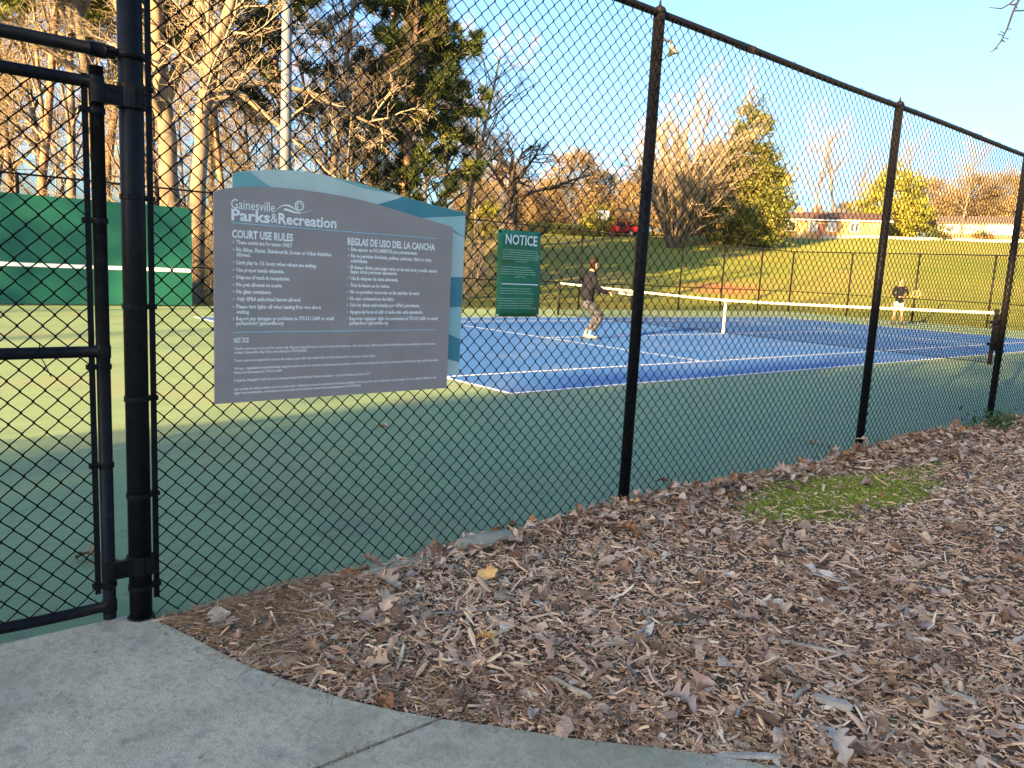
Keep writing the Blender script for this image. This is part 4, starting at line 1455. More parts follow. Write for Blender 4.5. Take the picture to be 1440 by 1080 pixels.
# ------------------------------------------------------------------ light poles
M_POLE = pmat('shaded_grey_pole', (0.085, 0.105, 0.13), (0.115, 0.138, 0.165), 2.0, 0.55, spec=0.4)  # grey darkened and blued: the pole's shade is put into its colour
M_LAMP = pmat('dark_lamp_housing', (0.045, 0.055, 0.052), (0.06, 0.07, 0.066), 6, 0.5)
M_GLASS = pmat('dull_lamp_glass', (0.20, 0.22, 0.22), None, 5, 0.25, spec=0.5)
for (y, h, r, lab) in ((-7.93, 12.0, 0.185, 'pale grey court light pole rising behind the rules sign'), (7.72, 11.1, 0.105, 'pale grey court light pole mostly hidden by the near fence post')):
    lp = thing('light_pole', lab, 'light pole', (-9.8, y, 0))
    part('pole', MB().lathe((-9.8, y, 0), [(r, -0.1), (r * 0.62, h)], 16).mesh('pole', True), M_POLE, lp)
    part('base_plate', MB().lathe((-9.8, y, 0), [(r * 2.2, -0.02), (r * 2.2, 0.03), (r * 1.1, 0.06)], 16).mesh('base_plate'), M_POLE, lp)
    part('crossarm', MB().cbox((-9.72, y + (0.35 if y > 0 else 0), h - 0.15), (0.09, 1.1 if y > 0 else 2.4, 0.09)).mesh('crossarm'), M_POLE, lp)
    for dy in ((0.72,) if y > 0 else (-1.1, 1.1)):
        M = Matrix.Translation((-9.5, y + dy, h - 0.55)) @ Matrix.Rotation(math.radians(55), 4, 'Y')
        prof = [(0.07, -0.30), (0.10, -0.14), (0.235, 0.06), (0.245, 0.10)]
        b = MB().lathe((0, 0, 0), prof, 18)
        b.v = [np.array([tuple(M @ Vector(p)) for p in vv_]) for vv_ in b.v]
        fl = part('floodlight', b.mesh('floodlight', True), M_LAMP, lp)
        g = MB().lathe((0, 0, 0), [(0.225, 0.101), (0.18, 0.115)], 18)
        g.v = [np.array([tuple(M @ Vector(p)) for p in vv_]) for vv_ in g.v]
        part('lens', g.mesh('lens'), M_GLASS, fl)
        part('bracket', MB().tube([(-9.70, y + dy, h - 0.15), (-9.66, y + dy, h - 0.35), (-9.62, y + dy, h - 0.5)], 0.03, 8).mesh('bracket'), M_LAMP, fl)

# ------------------------------------------------------------------ players
def skinned(name, chains, mat, root, sub=2, mirror=None):
    """chains: list of lists of (x, y, z, r); points that coincide are welded. One continuous skin with tapering limbs."""
    V, R, E, idx = [], [], [], {}
    for ch in chains:
        prev = None
        for x, y, z, r in ch:
            key = (round(x, 4), round(y, 4), round(z, 4))
            if key not in idx:
                idx[key] = len(V)
                V.append((x, y, z))
                R.append(r)
            if prev is not None and prev != idx[key]:
                E.append((prev, idx[key]))
            prev = idx[key]
    me = bpy.data.meshes.new(name)
    me.from_pydata(V, E, [])
    o = bpy.data.objects.new(name, me)
    COL.objects.link(o)
    sk_ = o.modifiers.new('skin', 'SKIN')
    sk_.use_smooth_shade = True
    ss = o.modifiers.new('sub', 'SUBSURF')
    ss.levels = ss.render_levels = sub
    for i, r in enumerate(R):
        rr = r if isinstance(r, tuple) else (r, r)
        me.skin_vertices[0].data[i].radius = rr
        me.skin_vertices[0].data[i].use_root = (i == 0)
    dg = bpy.context.evaluated_depsgraph_get()
    m2 = bpy.data.meshes.new_from_object(o.evaluated_get(dg))
    m2.name = name
    bpy.data.objects.remove(o)
    m2.polygons.foreach_set('use_smooth', np.ones(len(m2.polygons), bool))
    m2.materials.clear()
    return link(name, m2, mat, root)


def ball(c, r, n=12, m=9):
    prof = [(max(1e-4, math.sin(math.pi * i / m)) * 1.0, -math.cos(math.pi * i / m)) for i in range(m + 1)]
    b = MB().lathe((0, 0, 0), prof, n)
    b.v = [v * np.array(r) + np.array(c) for v in b.v]
    return b


M_SKIN = pmat('skin', (0.25, 0.135, 0.092), (0.30, 0.17, 0.12), 9, 0.55)
M_HAIR = pmat('dark_brown_hair', (0.010, 0.007, 0.006), (0.018, 0.012, 0.010), 40, 0.7, spec=0.08)
M_NAVY = pmat('dark_navy_jacket', (0.006, 0.007, 0.012), (0.011, 0.012, 0.019), 14, 0.9, spec=0.05, bump=0.006, bscale=10)
M_TROUSER = pmat('patterned_grey_trousers', (0.010, 0.012, 0.018), (0.040, 0.046, 0.062), 11, 0.85, detail=3, ramp=(0.45, 0.55), bump=0.006, bscale=12)
M_RED = pmat('maroon_hem', (0.11, 0.012, 0.018), None, 8, 0.8)
M_SHOE = pmat('pale_trainers', (0.22, 0.21, 0.19), (0.40, 0.385, 0.36), 25, 0.6)
M_SOLE = pmat('dark_soles', (0.03, 0.03, 0.035), None, 8, 0.7)
M_SOCK = pmat('bright_blue_sock', (0.03, 0.20, 0.62), None, 8, 0.8)
M_FRAME = pmat('pale_racket_frame', (0.32, 0.32, 0.31), (0.40, 0.40, 0.39), 8, 0.4)
M_STRING = pmat('racket_strings', (0.3, 0.3, 0.28), None, 8, 0.6)
M_SHORTS = pmat('pale_grey_shorts', (0.23, 0.245, 0.28), (0.31, 0.325, 0.36), 8, 0.85)
M_BLKTOP = pmat('black_long_sleeved_top', (0.006, 0.007, 0.012), (0.011, 0.012, 0.019), 14, 0.9, spec=0.05, bump=0.006, bscale=10)
M_YEL = pmat('yellow_racket', (0.22, 0.19, 0.02), (0.27, 0.23, 0.03), 6, 0.4)


def hand(root, wrist, d, up, side, curl=0.9, s=1.0):
    """A palm with four unequal bent fingers and a thumb, from the wrist along d."""
    d, up = unit(np.array(d, float)), np.array(up, float)
    up = unit(up - d * (up @ d))
    w_ = np.cross(d, up) * side
    W = np.array(wrist, float)
    P = lambda p, r: (*p, r)
    palm = W + d * 0.05 * s
    chains = [[P(W, 0.026 * s), P(palm, (0.036 * s, 0.018 * s)), P(W + d * 0.088 * s, (0.038 * s, 0.016 * s))]]
    kn = W + d * 0.088 * s
    for i, (o_, l) in enumerate(((-0.027, 0.068), (-0.009, 0.078), (0.009, 0.072), (0.027, 0.056))):
        a = kn + w_ * o_ * s
        p1 = a + (d * math.cos(curl * 0.6) - up * math.sin(curl * 0.6)) * l * 0.5 * s
        p2 = p1 + (d * math.cos(curl * 1.6) - up * math.sin(curl * 1.6)) * l * 0.5 * s
        chains.append([P(kn, (0.038 * s, 0.016 * s)), P(a, 0.0095 * s), P(p1, 0.009 * s), P(p2, 0.0075 * s)])
    t0 = W + d * 0.03 * s - w_ * 0.032 * s
    chains.append([P(palm, (0.036 * s, 0.018 * s)), P(t0, 0.013 * s), P(t0 + d * 0.03 * s - w_ * 0.02 * s - up * 0.01 * s, 0.011 * s), P(t0 + d * 0.055 * s - w_ * 0.015 * s - up * 0.03 * s, 0.009 * s)])
    return chains


def racket(root_name, label, grip, d, nrm, mat, cat='tennis racket', group=None):
    """Handle, throat and strung oval head; grip is the end of the handle, d points to the head."""
    d, nrm = unit(np.array(d, float)), np.array(nrm, float)
    nrm = unit(nrm - d * (nrm @ d))
    s = np.cross(d, nrm)
    g = np.array(grip, float)
    rk = thing(root_name, label, cat, tuple(g), 0, group)
    part('handle', MB().tube([g, g + d * 0.22], 0.016, 8).mesh('handle', True), M_SOLE, rk)
    c = g + d * 0.52
    a = np.linspace(0, 2 * np.pi, 29)
    ring = [c + d * 0.17 * math.cos(t) + s * 0.13 * math.sin(t) for t in a]
    fb = MB().tube(ring, 0.0125, 6)
    for sg_ in (-1, 1):
        fb.tube([g + d * 0.22, g + d * 0.30 + s * sg_ * 0.035, c - d * 0.13 + s * sg_ * 0.085], 0.010, 6)
    part('frame', fb.mesh('frame', True), mat, rk)
    st = MB()
    for k in np.linspace(-0.11, 0.11, 13):
        h = 0.17 * math.sqrt(max(0, 1 - (k / 0.13) ** 2))
        st.tube([c + s * k - d * h, c + s * k + d * h], 0.0014, 3)
    for k in np.linspace(-0.15, 0.15, 15):
        h = 0.13 * math.sqrt(max(0, 1 - (k / 0.17) ** 2))
        st.tube([c + d * k - s * h, c + d * k + s * h], 0.0014, 3)
    part('strings', st.mesh('strings'), M_STRING, rk, kind='stuff')
    return rk


def head(root, c, f, side_dir, hair_mat, tilt=0.0, hair='full'):
    """Head with brow, nose, ears, eyes and mouth, facing f; c is the centre of the skull."""
    f = unit(np.array(f, float))
    u = np.array([0, 0, 1.0])
    s = unit(np.cross(f, u))
    c = np.array(c, float)
    def place(b):
        M = np.stack([f, s, u], 1)
        b.v = [v @ M.T + c for v in b.v]
        return b
    b = ball((0, 0, 0.005), (0.098, 0.076, 0.115), 16, 12)
    b.add(ball((0.028, 0, -0.055), (0.066, 0.058, 0.064), 12, 9).v[0], *_qt(12, 9))
    b.add(ball((0.098, 0, -0.018), (0.020, 0.013, 0.024), 8, 6).v[0], *_qt(8, 6))
    for sg_ in (-1, 1):
        b.add(ball((-0.002, 0.077 * sg_, -0.015), (0.018, 0.010, 0.030), 8, 6).v[0], *_qt(8, 6))
    hd = part('head', place(b).mesh('head', True), M_SKIN, root, False)
    e = MB()
    for sg_ in (-1, 1):
        e.add(ball((0.087, 0.030 * sg_, 0.004), (0.010, 0.013, 0.008), 8, 6).v[0], *_qt(8, 6))
        e.add(ball((0.092, 0.031 * sg_, 0.022), (0.006, 0.020, 0.004), 8, 6).v[0], *_qt(8, 6))
    part('eyes', place(e).mesh('eyes', True), M_HAIR, hd, False)
    part('mouth', place(MB().add(ball((0.084, 0, -0.062), (0.008, 0.022, 0.005), 8, 6).v[0], *_qt(8, 6))).mesh('mouth', True), M_RED, hd, False)
    h = MB()
    if hair == 'full':
        h.add(ball((-0.022, 0, 0.030), (0.098, 0.088, 0.105), 16, 12).v[0], *_qt(16, 12))
        h.add(ball((-0.055, 0, -0.045), (0.060, 0.076, 0.080), 14, 10).v[0], *_qt(14, 10))
        h.add(ball((0.045, 0, 0.092), (0.055, 0.066, 0.030), 12, 9).v[0], *_qt(12, 9))
    else:
        h.add(ball((-0.014, 0, 0.030), (0.096, 0.081, 0.096), 16, 12).v[0], *_qt(16, 12))
    part('hair', place(h).mesh('hair', True), hair_mat, root, False)
    return hd


def _qt(n, m):
    k = m + 1
    q = [(i * n + j, i * n + (j + 1) % n, (i + 1) * n + (j + 1) % n, (i + 1) * n + j) for i in range(k - 1) for j in range(n)]
    t = [(k * n, (j + 1) % n, j) for j in range(n)] + [(k * n + 1, (k - 1) * n + j, (k - 1) * n + (j + 1) % n) for j in range(n)]
    return q, t


# player one: local x = the way he faces (to the right of the picture), y = towards his left, z up
ang1 = math.atan2(0.7677, 0.6387) + 0.12
P1 = thing('person', 'player in dark navy jacket and grey patterned trousers crouching ready on the blue court', 'person', (0.30, -5.42, 0.008), ang1)
# hips (0.02, 0, 0.80); shoulders (-0.02, 0, 1.36); lead leg bent forward
hipL, hipR = (-0.06, 0.09, 0.80), (-0.06, -0.09, 0.80)
skinned('body', [
    [(-0.06, 0, 0.82, (0.11, 0.08)), (-0.05, 0, 1.00, (0.11, 0.08)), (-0.03, 0, 1.20, (0.13, 0.09)), (-0.01, 0, 1.36, (0.10, 0.07)), (0.01, 0, 1.45, 0.055), (0.035, 0, 1.53, 0.055)],
    [(-0.01, 0, 1.36, (0.10, 0.07)), (0.0, -0.17, 1.36, 0.062), (0.06, -0.25, 1.13, 0.045), (0.27, -0.20, 1.02, 0.035), (0.33, -0.17, 1.015, 0.028)],
    [(-0.01, 0, 1.36, (0.10, 0.07)), (-0.03, 0.17, 1.36, 0.062), (-0.10, 0.25, 1.10, 0.045), (0.10, 0.22, 1.0, 0.035), (0.17, 0.19, 1.0, 0.028)],
    [(-0.06, 0, 0.82, (0.11, 0.08)), (*hipR, 0.075), (0.26, -0.12, 0.46, 0.062), (0.02, -0.12, 0.14, 0.042), (0.0, -0.12, 0.06, 0.036)],
    [(-0.06, 0, 0.82, (0.11, 0.08)), (*hipL, 0.075), (0.24, 0.12, 0.47, 0.062), (0.0, 0.13, 0.15, 0.042), (-0.02, 0.13, 0.06, 0.036)]], M_SKIN, P1)
for ch, nm in ((hand(None, (0.33, -0.17, 1.015), (0.9, 0.25, -0.1), (0, 0, 1), 1, 1.1), 'hand'), (hand(None, (0.17, 0.19, 1.0), (0.9, -0.35, 0), (0, 0, 1), -1, 0.6), 'hand')):
    skinned(nm, ch, M_SKIN, P1, 1)
skinned('jacket', [
    [(-0.06, 0, 0.76, (0.18, 0.145)), (-0.05, 0, 0.90, (0.185, 0.145)), (-0.04, 0, 1.10, (0.19, 0.145)), (-0.02, 0, 1.26, (0.20, 0.145)), (-0.01, 0, 1.385, (0.13, 0.10)), (0.012, 0, 1.45, 0.075)],
    [(-0.01, 0, 1.385, (0.13, 0.10)), (0.0, -0.185, 1.355, 0.085), (0.05, -0.27, 1.13, 0.068), (0.26, -0.205, 1.02, 0.052), (0.325, -0.175, 1.015, 0.042)],
    [(-0.01, 0, 1.385, (0.13, 0.10)), (-0.03, 0.185, 1.355, 0.085), (-0.11, 0.27, 1.10, 0.068), (0.09, 0.225, 1.0, 0.052), (0.16, 0.195, 1.0, 0.042)]], M_NAVY, P1)
skinned('jersey_hem', [[(-0.06, 0, 0.715, (0.172, 0.14)), (-0.06, 0, 0.78, (0.172, 0.14))]], M_RED, P1, 1)
skinned('trousers', [
    [(-0.06, 0, 0.86, (0.145, 0.115)), (-0.06, 0, 0.78, (0.165, 0.135)), (-0.05, -0.10, 0.74, 0.112), (0.25, -0.12, 0.47, 0.088), (0.04, -0.12, 0.15, 0.066)],
    [(-0.06, 0, 0.78, (0.165, 0.135)), (-0.05, 0.10, 0.74, 0.112), (0.23, 0.12, 0.48, 0.088), (0.01, 0.13, 0.12, 0.066)]], M_TROUSER, P1)
for y, x, nm in ((-0.12, 0.0, 'sock'),):
    part(nm, MB().tube([(x + 0.03, y, 0.185), (x + 0.012, y, 0.09)], 0.046, 10).mesh(nm, True), M_SOCK, P1, False)
for y, x in ((-0.12, 0.0), (0.13, -0.02)):
    sh = skinned('shoe', [[(x - 0.05, y, 0.045, (0.040, 0.045)), (x + 0.03, y, 0.055, (0.045, 0.052)), (x + 0.12, y, 0.035, (0.046, 0.036)), (x + 0.19, y, 0.028, (0.036, 0.024))]], M_SHOE, P1, 1)
    part('sole', MB().prism([(x - 0.09, y - 0.035), (x + 0.10, y - 0.048), (x + 0.20, y - 0.035), (x + 0.23, y), (x + 0.20, y + 0.035), (x + 0.10, y + 0.048), (x - 0.09, y + 0.035)], 2, 0.0, 0.02).mesh('sole'), M_SOLE, sh, False)
head(P1, (0.06, 0, 1.615), (0.95, 0.30, 0.0), None, M_HAIR)
ca, sa = math.cos(ang1), math.sin(ang1)
def w1(p):
    return (0.30 + p[0] * ca - p[1] * sa, -5.42 + p[0] * sa + p[1] * ca, p[2] + 0.008)
def wd(p):
    return (p[0] * ca - p[1] * sa, p[0] * sa + p[1] * ca, p[2])
racket('tennis_racket', 'pale tennis racket held forward by the player in the navy jacket', w1((0.34, -0.15, 1.0)), wd((0.9, 0.3, 0.05)), wd((0.0, -0.35, 0.95)), M_FRAME)

# player two at the far end, facing the net
ang2 = math.atan2(-0.75, 0.66) 
P2 = thing('person', 'player in black long sleeved top and pale shorts standing far behind the net', 'person', (-1.72, 14.05, 0.004), ang2)
skinned('body', [
    [(0, 0, 0.92, (0.11, 0.08)), (0, 0, 1.12, (0.10, 0.08)), (0.0, 0, 1.34, (0.12, 0.09)), (0, 0, 1.47, (0.09, 0.07)), (0.01, 0, 1.56, 0.055), (0.02, 0, 1.62, 0.055)],
    [(0, 0, 1.47, (0.09, 0.07)), (0, -0.18, 1.45, 0.05), (0.04, -0.25, 1.20, 0.044), (0.24, -0.10, 1.10, 0.034), (0.29, -0.06, 1.11, 0.028)],
    [(0, 0, 1.47, (0.09, 0.07)), (0, 0.18, 1.45, 0.05), (0.04, 0.27, 1.20, 0.044), (0.24, 0.20, 1.12, 0.034), (0.30, 0.17, 1.14, 0.028)],
    [(0, 0, 0.92, (0.11, 0.08)), (0, -0.10, 0.90, 0.075), (0.05, -0.13, 0.49, 0.060), (0.0, -0.15, 0.12, 0.042), (0, -0.15, 0.06, 0.038)],
    [(0, 0, 0.92, (0.11, 0.08)), (0, 0.10, 0.90, 0.075), (0.05, 0.14, 0.49, 0.060), (0.0, 0.16, 0.12, 0.042), (0, 0.16, 0.06, 0.038)]], M_SKIN, P2)
skinned('hand', hand(None, (0.29, -0.06, 1.11), (0.9, 0.3, 0.2), (0, 0, 1), 1, 1.1), M_SKIN, P2, 1)
skinned('hand', hand(None, (0.30, 0.17, 1.14), (0.9, -0.2, 0.2), (0, 0, 1), -1, 1.0), M_SKIN, P2, 1)
skinned('top', [
    [(0, 0, 0.80, (0.18, 0.145)), (0, 0, 0.98, (0.185, 0.145)), (0, 0, 1.2, (0.185, 0.14)), (0, 0, 1.37, (0.20, 0.14)), (0, 0, 1.49, (0.13, 0.095)), (0.012, 0, 1.56, 0.07)],
    [(0, 0, 1.49, (0.13, 0.095)), (0, -0.195, 1.46, 0.082), (0.03, -0.27, 1.20, 0.064), (0.23, -0.105, 1.10, 0.048)],
    [(0, 0, 1.49, (0.13, 0.095)), (0, 0.195, 1.46, 0.082), (0.03, 0.29, 1.20, 0.064), (0.23, 0.205, 1.12, 0.048)]], M_BLKTOP, P2)
skinned('shorts', [
    [(0, 0, 0.97, (0.16, 0.12)), (0, 0, 0.87, (0.175, 0.135)), (0.01, -0.115, 0.80, 0.118), (0.045, -0.135, 0.56, 0.108)],
    [(0, 0, 0.87, (0.175, 0.135)), (0.01, 0.115, 0.80, 0.118), (0.045, 0.145, 0.56, 0.108)]], M_SHORTS, P2)
for y in (-0.15, 0.16):
    part('sock', MB().tube([(0.005, y, 0.24), (0, y, 0.08)], 0.048, 10).mesh('sock', True), M_SOLE, P2, False)
    sh = skinned('shoe', [[(-0.05, y, 0.045, (0.040, 0.045)), (0.03, y, 0.055, (0.045, 0.052)), (0.12, y, 0.035, (0.046, 0.036)), (0.19, y, 0.028, (0.036, 0.024))]], M_SOLE, P2, 1)
head(P2, (0.035, 0, 1.700), (1, 0, 0), None, M_HAIR, hair='short')
# white print across the chest: a curved band of rough letters
pr = MB()
for i, (a, b_) in enumerate(((-0.105, -0.08), (-0.07, -0.04), (-0.03, -0.005), (0.005, 0.03), (0.04, 0.065), (0.075, 0.10))):
    z0 = 1.335 - 0.010 * abs(i - 2.5)
    x = 0.150 - 0.14 * ((a + b_) / 2) ** 2 / 0.04
    pr.box((x, a * 0.62, z0 + 0.03), (x + 0.006, b_ * 0.62 - 0.004, z0 + 0.062))
part('chest_print', pr.mesh('chest_print'), M_STXT, P2, False)
ca, sa = math.cos(ang2), math.sin(ang2)
def w2(p):
    return (-1.72 + p[0] * ca - p[1] * sa, 14.05 + p[0] * sa + p[1] * ca, p[2] + 0.004)
def wd(p):
    return (p[0] * ca - p[1] * sa, p[0] * sa + p[1] * ca, p[2])
racket('tennis_racket', 'yellow tennis racket held across the body of the player in pale shorts', w2((0.36, -0.03, 1.10)), wd((0.25, 0.85, 0.30)), wd((0.9, -0.2, 0.3)), M_YEL)
# ------------------------------------------------------------------ road, wall, hedge, houses, truck beyond the slope
M_ROAD = pmat('sunlit_leaf_strewn_drive', (0.26, 0.165, 0.095), (0.38, 0.25, 0.15), 0.8, 0.9, detail=7, spec=0.1)
M_ASPH = pmat('asphalt_road', (0.05, 0.05, 0.05), (0.075, 0.073, 0.07), 2, 0.9)
M_PALEC = pmat('pale_concrete', (0.34, 0.31, 0.26), (0.43, 0.395, 0.335), 3, 0.85)
M_BRICKW = pmat('orange_brick_wall', (0.30, 0.155, 0.070), (0.42, 0.235, 0.110), 3, 0.9, two=((0.50, 0.33, 0.17), 0.5, 0.5, 0.7))
M_REDB = pmat('red_brick_wall', (0.30, 0.105, 0.060), (0.40, 0.16, 0.09), 3, 0.9)
M_SIDING = pmat('white_siding', (0.33, 0.27, 0.20), (0.42, 0.34, 0.25), 1.5, 0.7)
M_GABLE = pmat('grey_gable_boards', (0.24, 0.23, 0.24), (0.30, 0.29, 0.29), 2, 0.8)
M_ROOF = pmat('brown_red_shingles', (0.055, 0.034, 0.028), (0.095, 0.055, 0.042), 3, 0.9)
M_ROOFG = pmat('pale_tan_shingles', (0.10, 0.08, 0.065), (0.14, 0.11, 0.09), 3, 0.9)
M_PANE = pmat('dark_window_glass', (0.012, 0.014, 0.018), None, 3, 0.12, spec=0.6)
M_TRIM = pmat('white_trim', (0.66, 0.65, 0.62), None, 3, 0.6)


def strip_on_ground(name, degs, off0, off1, mat, lift):
    v, q = [], []
    ks = np.linspace(0, 1, 5)
    for dg_ in degs:
        cr = float(np.interp(dg_, [-60, -35, -3, 12, 20, 33, 60], [84, 88, 93, 100, 108, 112, 112]))
        for k in ks:
            x, y, z = polar(dg_, cr + off0 + (off1 - off0) * k)
            v.append((x, y, z + lift))
    n = len(ks)
    for i in range(len(degs) - 1):
        for k in range(n - 1):
            q.append((i * n + k, i * n + k + 1, (i + 1) * n + k + 1, (i + 1) * n + k))
    return link(name, mesh_arrays(name, v, q, None, True), mat)


tag(strip_on_ground('driveway', np.linspace(-14, 12.5, 40), -1.5, 6.0, M_ROAD, 0.03), kind='structure')
tag(strip_on_ground('road', np.linspace(18, 50, 40), 3.0, 9.0, M_ASPH, 0.03), kind='structure')
kw = thing('low_wall', 'long low pale concrete wall along the top of the grass slope', 'wall', polar(25, 111.5))
b = MB()
dd = np.linspace(20.8, 48, 34)
for a0, a1 in zip(dd[:-1], dd[1:]):
    c0 = float(np.interp(a0, [20, 33, 60], [108, 112, 112])) + 1.0
    c1 = float(np.interp(a1, [20, 33, 60], [108, 112, 112])) + 1.0
    A, B_ = polar(a0, c0), polar(a1, c1)
    A2, B2 = polar(a0, c0 + 0.3), polar(a1, c1 + 0.3)
    v = [(A[0], A[1], A[2] - 0.2), (B_[0], B_[1], B_[2] - 0.2), (B2[0], B2[1], B2[2] - 0.2), (A2[0], A2[1], A2[2] - 0.2),
         (A[0], A[1], A[2] + 0.38), (B_[0], B_[1], B_[2] + 0.38), (B2[0], B2[1], B2[2] + 0.38), (A2[0], A2[1], A2[2] + 0.38)]
    b.add(v, [(0, 1, 5, 4), (3, 7, 6, 2), (4, 5, 6, 7)])
part('wall', b.mesh('wall'), M_PALEC, kw)


def local_root(name, label, cat, A, B_, zoff=0.0):
    """A root at A whose +x runs to B and whose +y runs away from the camera."""
    rz = math.atan2(B_[1] - A[1], B_[0] - A[0])
    return thing(name, label, cat, (A[0], A[1], A[2] + zoff), rz), math.hypot(B_[0] - A[0], B_[1] - A[1])


def window(root, x0, x1, z0, z1, y=-0.02, mull=1, bars=0):
    f = MB()
    t = 0.09
    f.box((x0 - t, y - 0.05, z0 - t), (x1 + t, y, z0)).box((x0 - t, y - 0.05, z1), (x1 + t, y, z1 + t))
    f.box((x0 - t, y - 0.05, z0), (x0, y, z1)).box((x1, y - 0.05, z0), (x1 + t, y, z1))
    for i in range(mull):
        xm = x0 + (x1 - x0) * (i + 1) / (mull + 1)
        f.box((xm - 0.05, y - 0.045, z0), (xm + 0.05, y - 0.003, z1))
    wf = link('window', f.mesh('window'), M_TRIM, root)
    link('pane', MB().box((x0, y - 0.02, z0), (x1, y - 0.004, z1)).mesh('pane'), M_PANE, wf)
    return wf


def gable_roof(root, x0, x1, y0, y1, ze, zr, over, mat):
    b = MB()
    ym = (y0 + y1) / 2
    t = 0.16
    for (ya, yb) in ((y0 - over, ym), (y1 + over, ym)):
        za = ze - over * (zr - ze) / (ym - y0)
        v = [(x0 - over, ya, za), (x1 + over, ya, za), (x1 + over, yb, zr), (x0 - over, yb, zr)]
        v += [(p[0], p[1], p[2] + t) for p in v]
        b.add(v, [(4, 5, 6, 7), (0, 3, 2, 1), (0, 1, 5, 4), (1, 2, 6, 5), (3, 0, 4, 7)])
    return link('roof', b.mesh('roof'), mat, root)


# long orange brick house
A, B_ = (-50.2, 82.4, 7.35), (-37.4, 89.2, 7.35)
A = (A[0], A[1], float(ground_z(A[0], A[1])) - 0.1)
h1, L1 = local_root('brick_house', 'long low orange brick house with a dark picture window on the hilltop', 'house', A, B_)
link('wall', MB().box((0, 0, -0.8), (L1, 8, 2.75)).mesh('wall'), M_BRICKW, h1)
g = MB()
for x in (0.004, L1 - 0.004):
    g.add([(x, 0.0, 2.75), (x, 8.0, 2.75), (x, 4.0, 3.9)], (), [(0, 1, 2)])
link('gable', g.mesh('gable'), M_GABLE, h1)
rf = gable_roof(h1, 0, L1, 0, 8, 2.78, 3.9, 0.45, M_ROOF)
link('chimney', MB().box((2.3, 3.4, 3.2), (3.3, 4.3, 4.7)).mesh('chimney'), M_REDB, rf)
link('fascia', MB().box((-0.45, -0.52, 2.55), (L1 + 0.45, -0.46, 2.72)).mesh('fascia'), M_TRIM, h1)
window(h1, 0.7, 2.6, 1.15, 2.35, mull=1)
for x in (4.5, 6.9, 9.8):
    window(h1, x, x + 0.95, 1.25, 2.35)
dr = link('door', MB().box((5.7, -0.06, 0.0), (6.45, -0.02, 2.15)).mesh('door'), M_REDB, h1)
# house with white siding
A, B_ = (-40.5, 112.2, 0), (-31.0, 115.8, 0)
A = (A[0], A[1], float(ground_z(A[0], A[1])) - 0.1)
h2, L2 = local_root('siding_house', 'low house with white siding above red brick near the edge of the hilltop', 'house', A, B_)
link('wall', MB().box((0, 0, -0.8), (L2, 7, 1.15)).mesh('wall'), M_REDB, h2)
sb = MB()
for k in range(8):
    z = 1.15 + 0.2 * k
    sb.add([(0, -0.05, z), (L2, -0.05, z), (L2, -0.02, z + 0.2), (0, -0.02, z + 0.2)], [(0, 1, 2, 3)])
    sb.add([(0, -0.05, z), (L2, -0.05, z), (L2, 0.0, z), (0, 0.0, z)], [(0, 3, 2, 1)])
sb.box((0, 0.0, 1.15), (L2, 7, 2.75))
link('siding', sb.mesh('siding'), M_SIDING, h2)
g = MB()
for x in (0.0, L2):
    g.prism([(0.0, 2.75), (7.0, 2.75), (3.5, 4.0)], 0, x - 0.05, x + 0.05)
link('gable', g.mesh('gable'), M_GABLE, h2)
link('side_boards', MB().box((L2 + 0.003, 0.05, 1.15), (L2 + 0.06, 6.95, 2.74)).mesh('side_boards'), M_GABLE, h2)
link('white_boarding', MB().box((L2 * 0.66, -0.075, 1.10), (L2 + 0.02, -0.052, 2.74)).mesh('white_boarding'), M_TRIM, h2)
gable_roof(h2, 0, L2, 0, 7, 2.78, 4.0, 0.35, M_ROOFG)
for x in (1.2, 4.2):
    window(h2, x, x + 1.1, 1.5, 2.4)

# hedge
A, B_ = polar(0.6, 92), polar(6.3, 93.5)
hd_, LH = local_root('hedge', 'long low dark clipped hedge below the dark bare oak', 'hedge', (A[0], A[1], min(A[2], B_[2]) - 0.1), B_)
rg = np.random.default_rng(8)
p = np.stack([rg.uniform(0, LH, 1600), rg.uniform(-0.6, 0.6, 1600), rg.uniform(0.05, 1.35, 1600)], 1)
v, q, tn = leaf_quads(rg, p, 4, 0.13, 0.10)
link('foliage', mesh_arrays('foliage', v, q, None, tint=tn), M_DARKGREEN, hd_)
T = Tubes()
for i in range(40):
    x = LH * (i + 0.5) / 40
    T.add([(x, 0, -0.2), (x + 0.1, 0.05, 1.0)], 0.03, 5)
link('stems', T.mesh('stems'), M_BARKD, hd_)

# basketball backboard on its pole
x, y, z = polar(5.95, 93)
bb = thing('basketball_hoop', 'white basketball backboard on a pale pole left of the red pickup', 'basketball hoop', (x, y, z), math.atan2(CAM[1] - y, CAM[0] - x) + math.pi / 2)
M_BB = pmat('white_backboard', (0.70, 0.68, 0.70), None, 3, 0.5)
link('pole', MB().tube([(0, 0.3, -0.1), (0, 0.3, 2.4), (0, 0.0, 2.9)], 0.07, 10).mesh('pole', True), M_TRIM, bb)
link('backboard', MB().box((-0.62, -0.04, 2.05), (0.62, 0.0, 3.05)).mesh('backboard'), M_BB, bb)
link('backboard_frame', MB().box((-0.68, -0.06, 1.99), (0.68, -0.002, 2.045)).box((-0.68, -0.06, 3.055), (0.68, -0.002, 3.11)).box((-0.68, -0.06, 2.046), (-0.625, -0.002, 3.054)).box((0.625, -0.06, 2.046), (0.68, -0.002, 3.054)).mesh('backboard_frame'), M_BLACK, bb)
a = np.linspace(0, 2 * np.pi, 17)
link('rim', MB().tube([(0.23 * math.cos(t), -0.32 + 0.23 * math.sin(t), 2.25) for t in a], 0.012, 5).mesh('rim', True), M_REDB, bb)

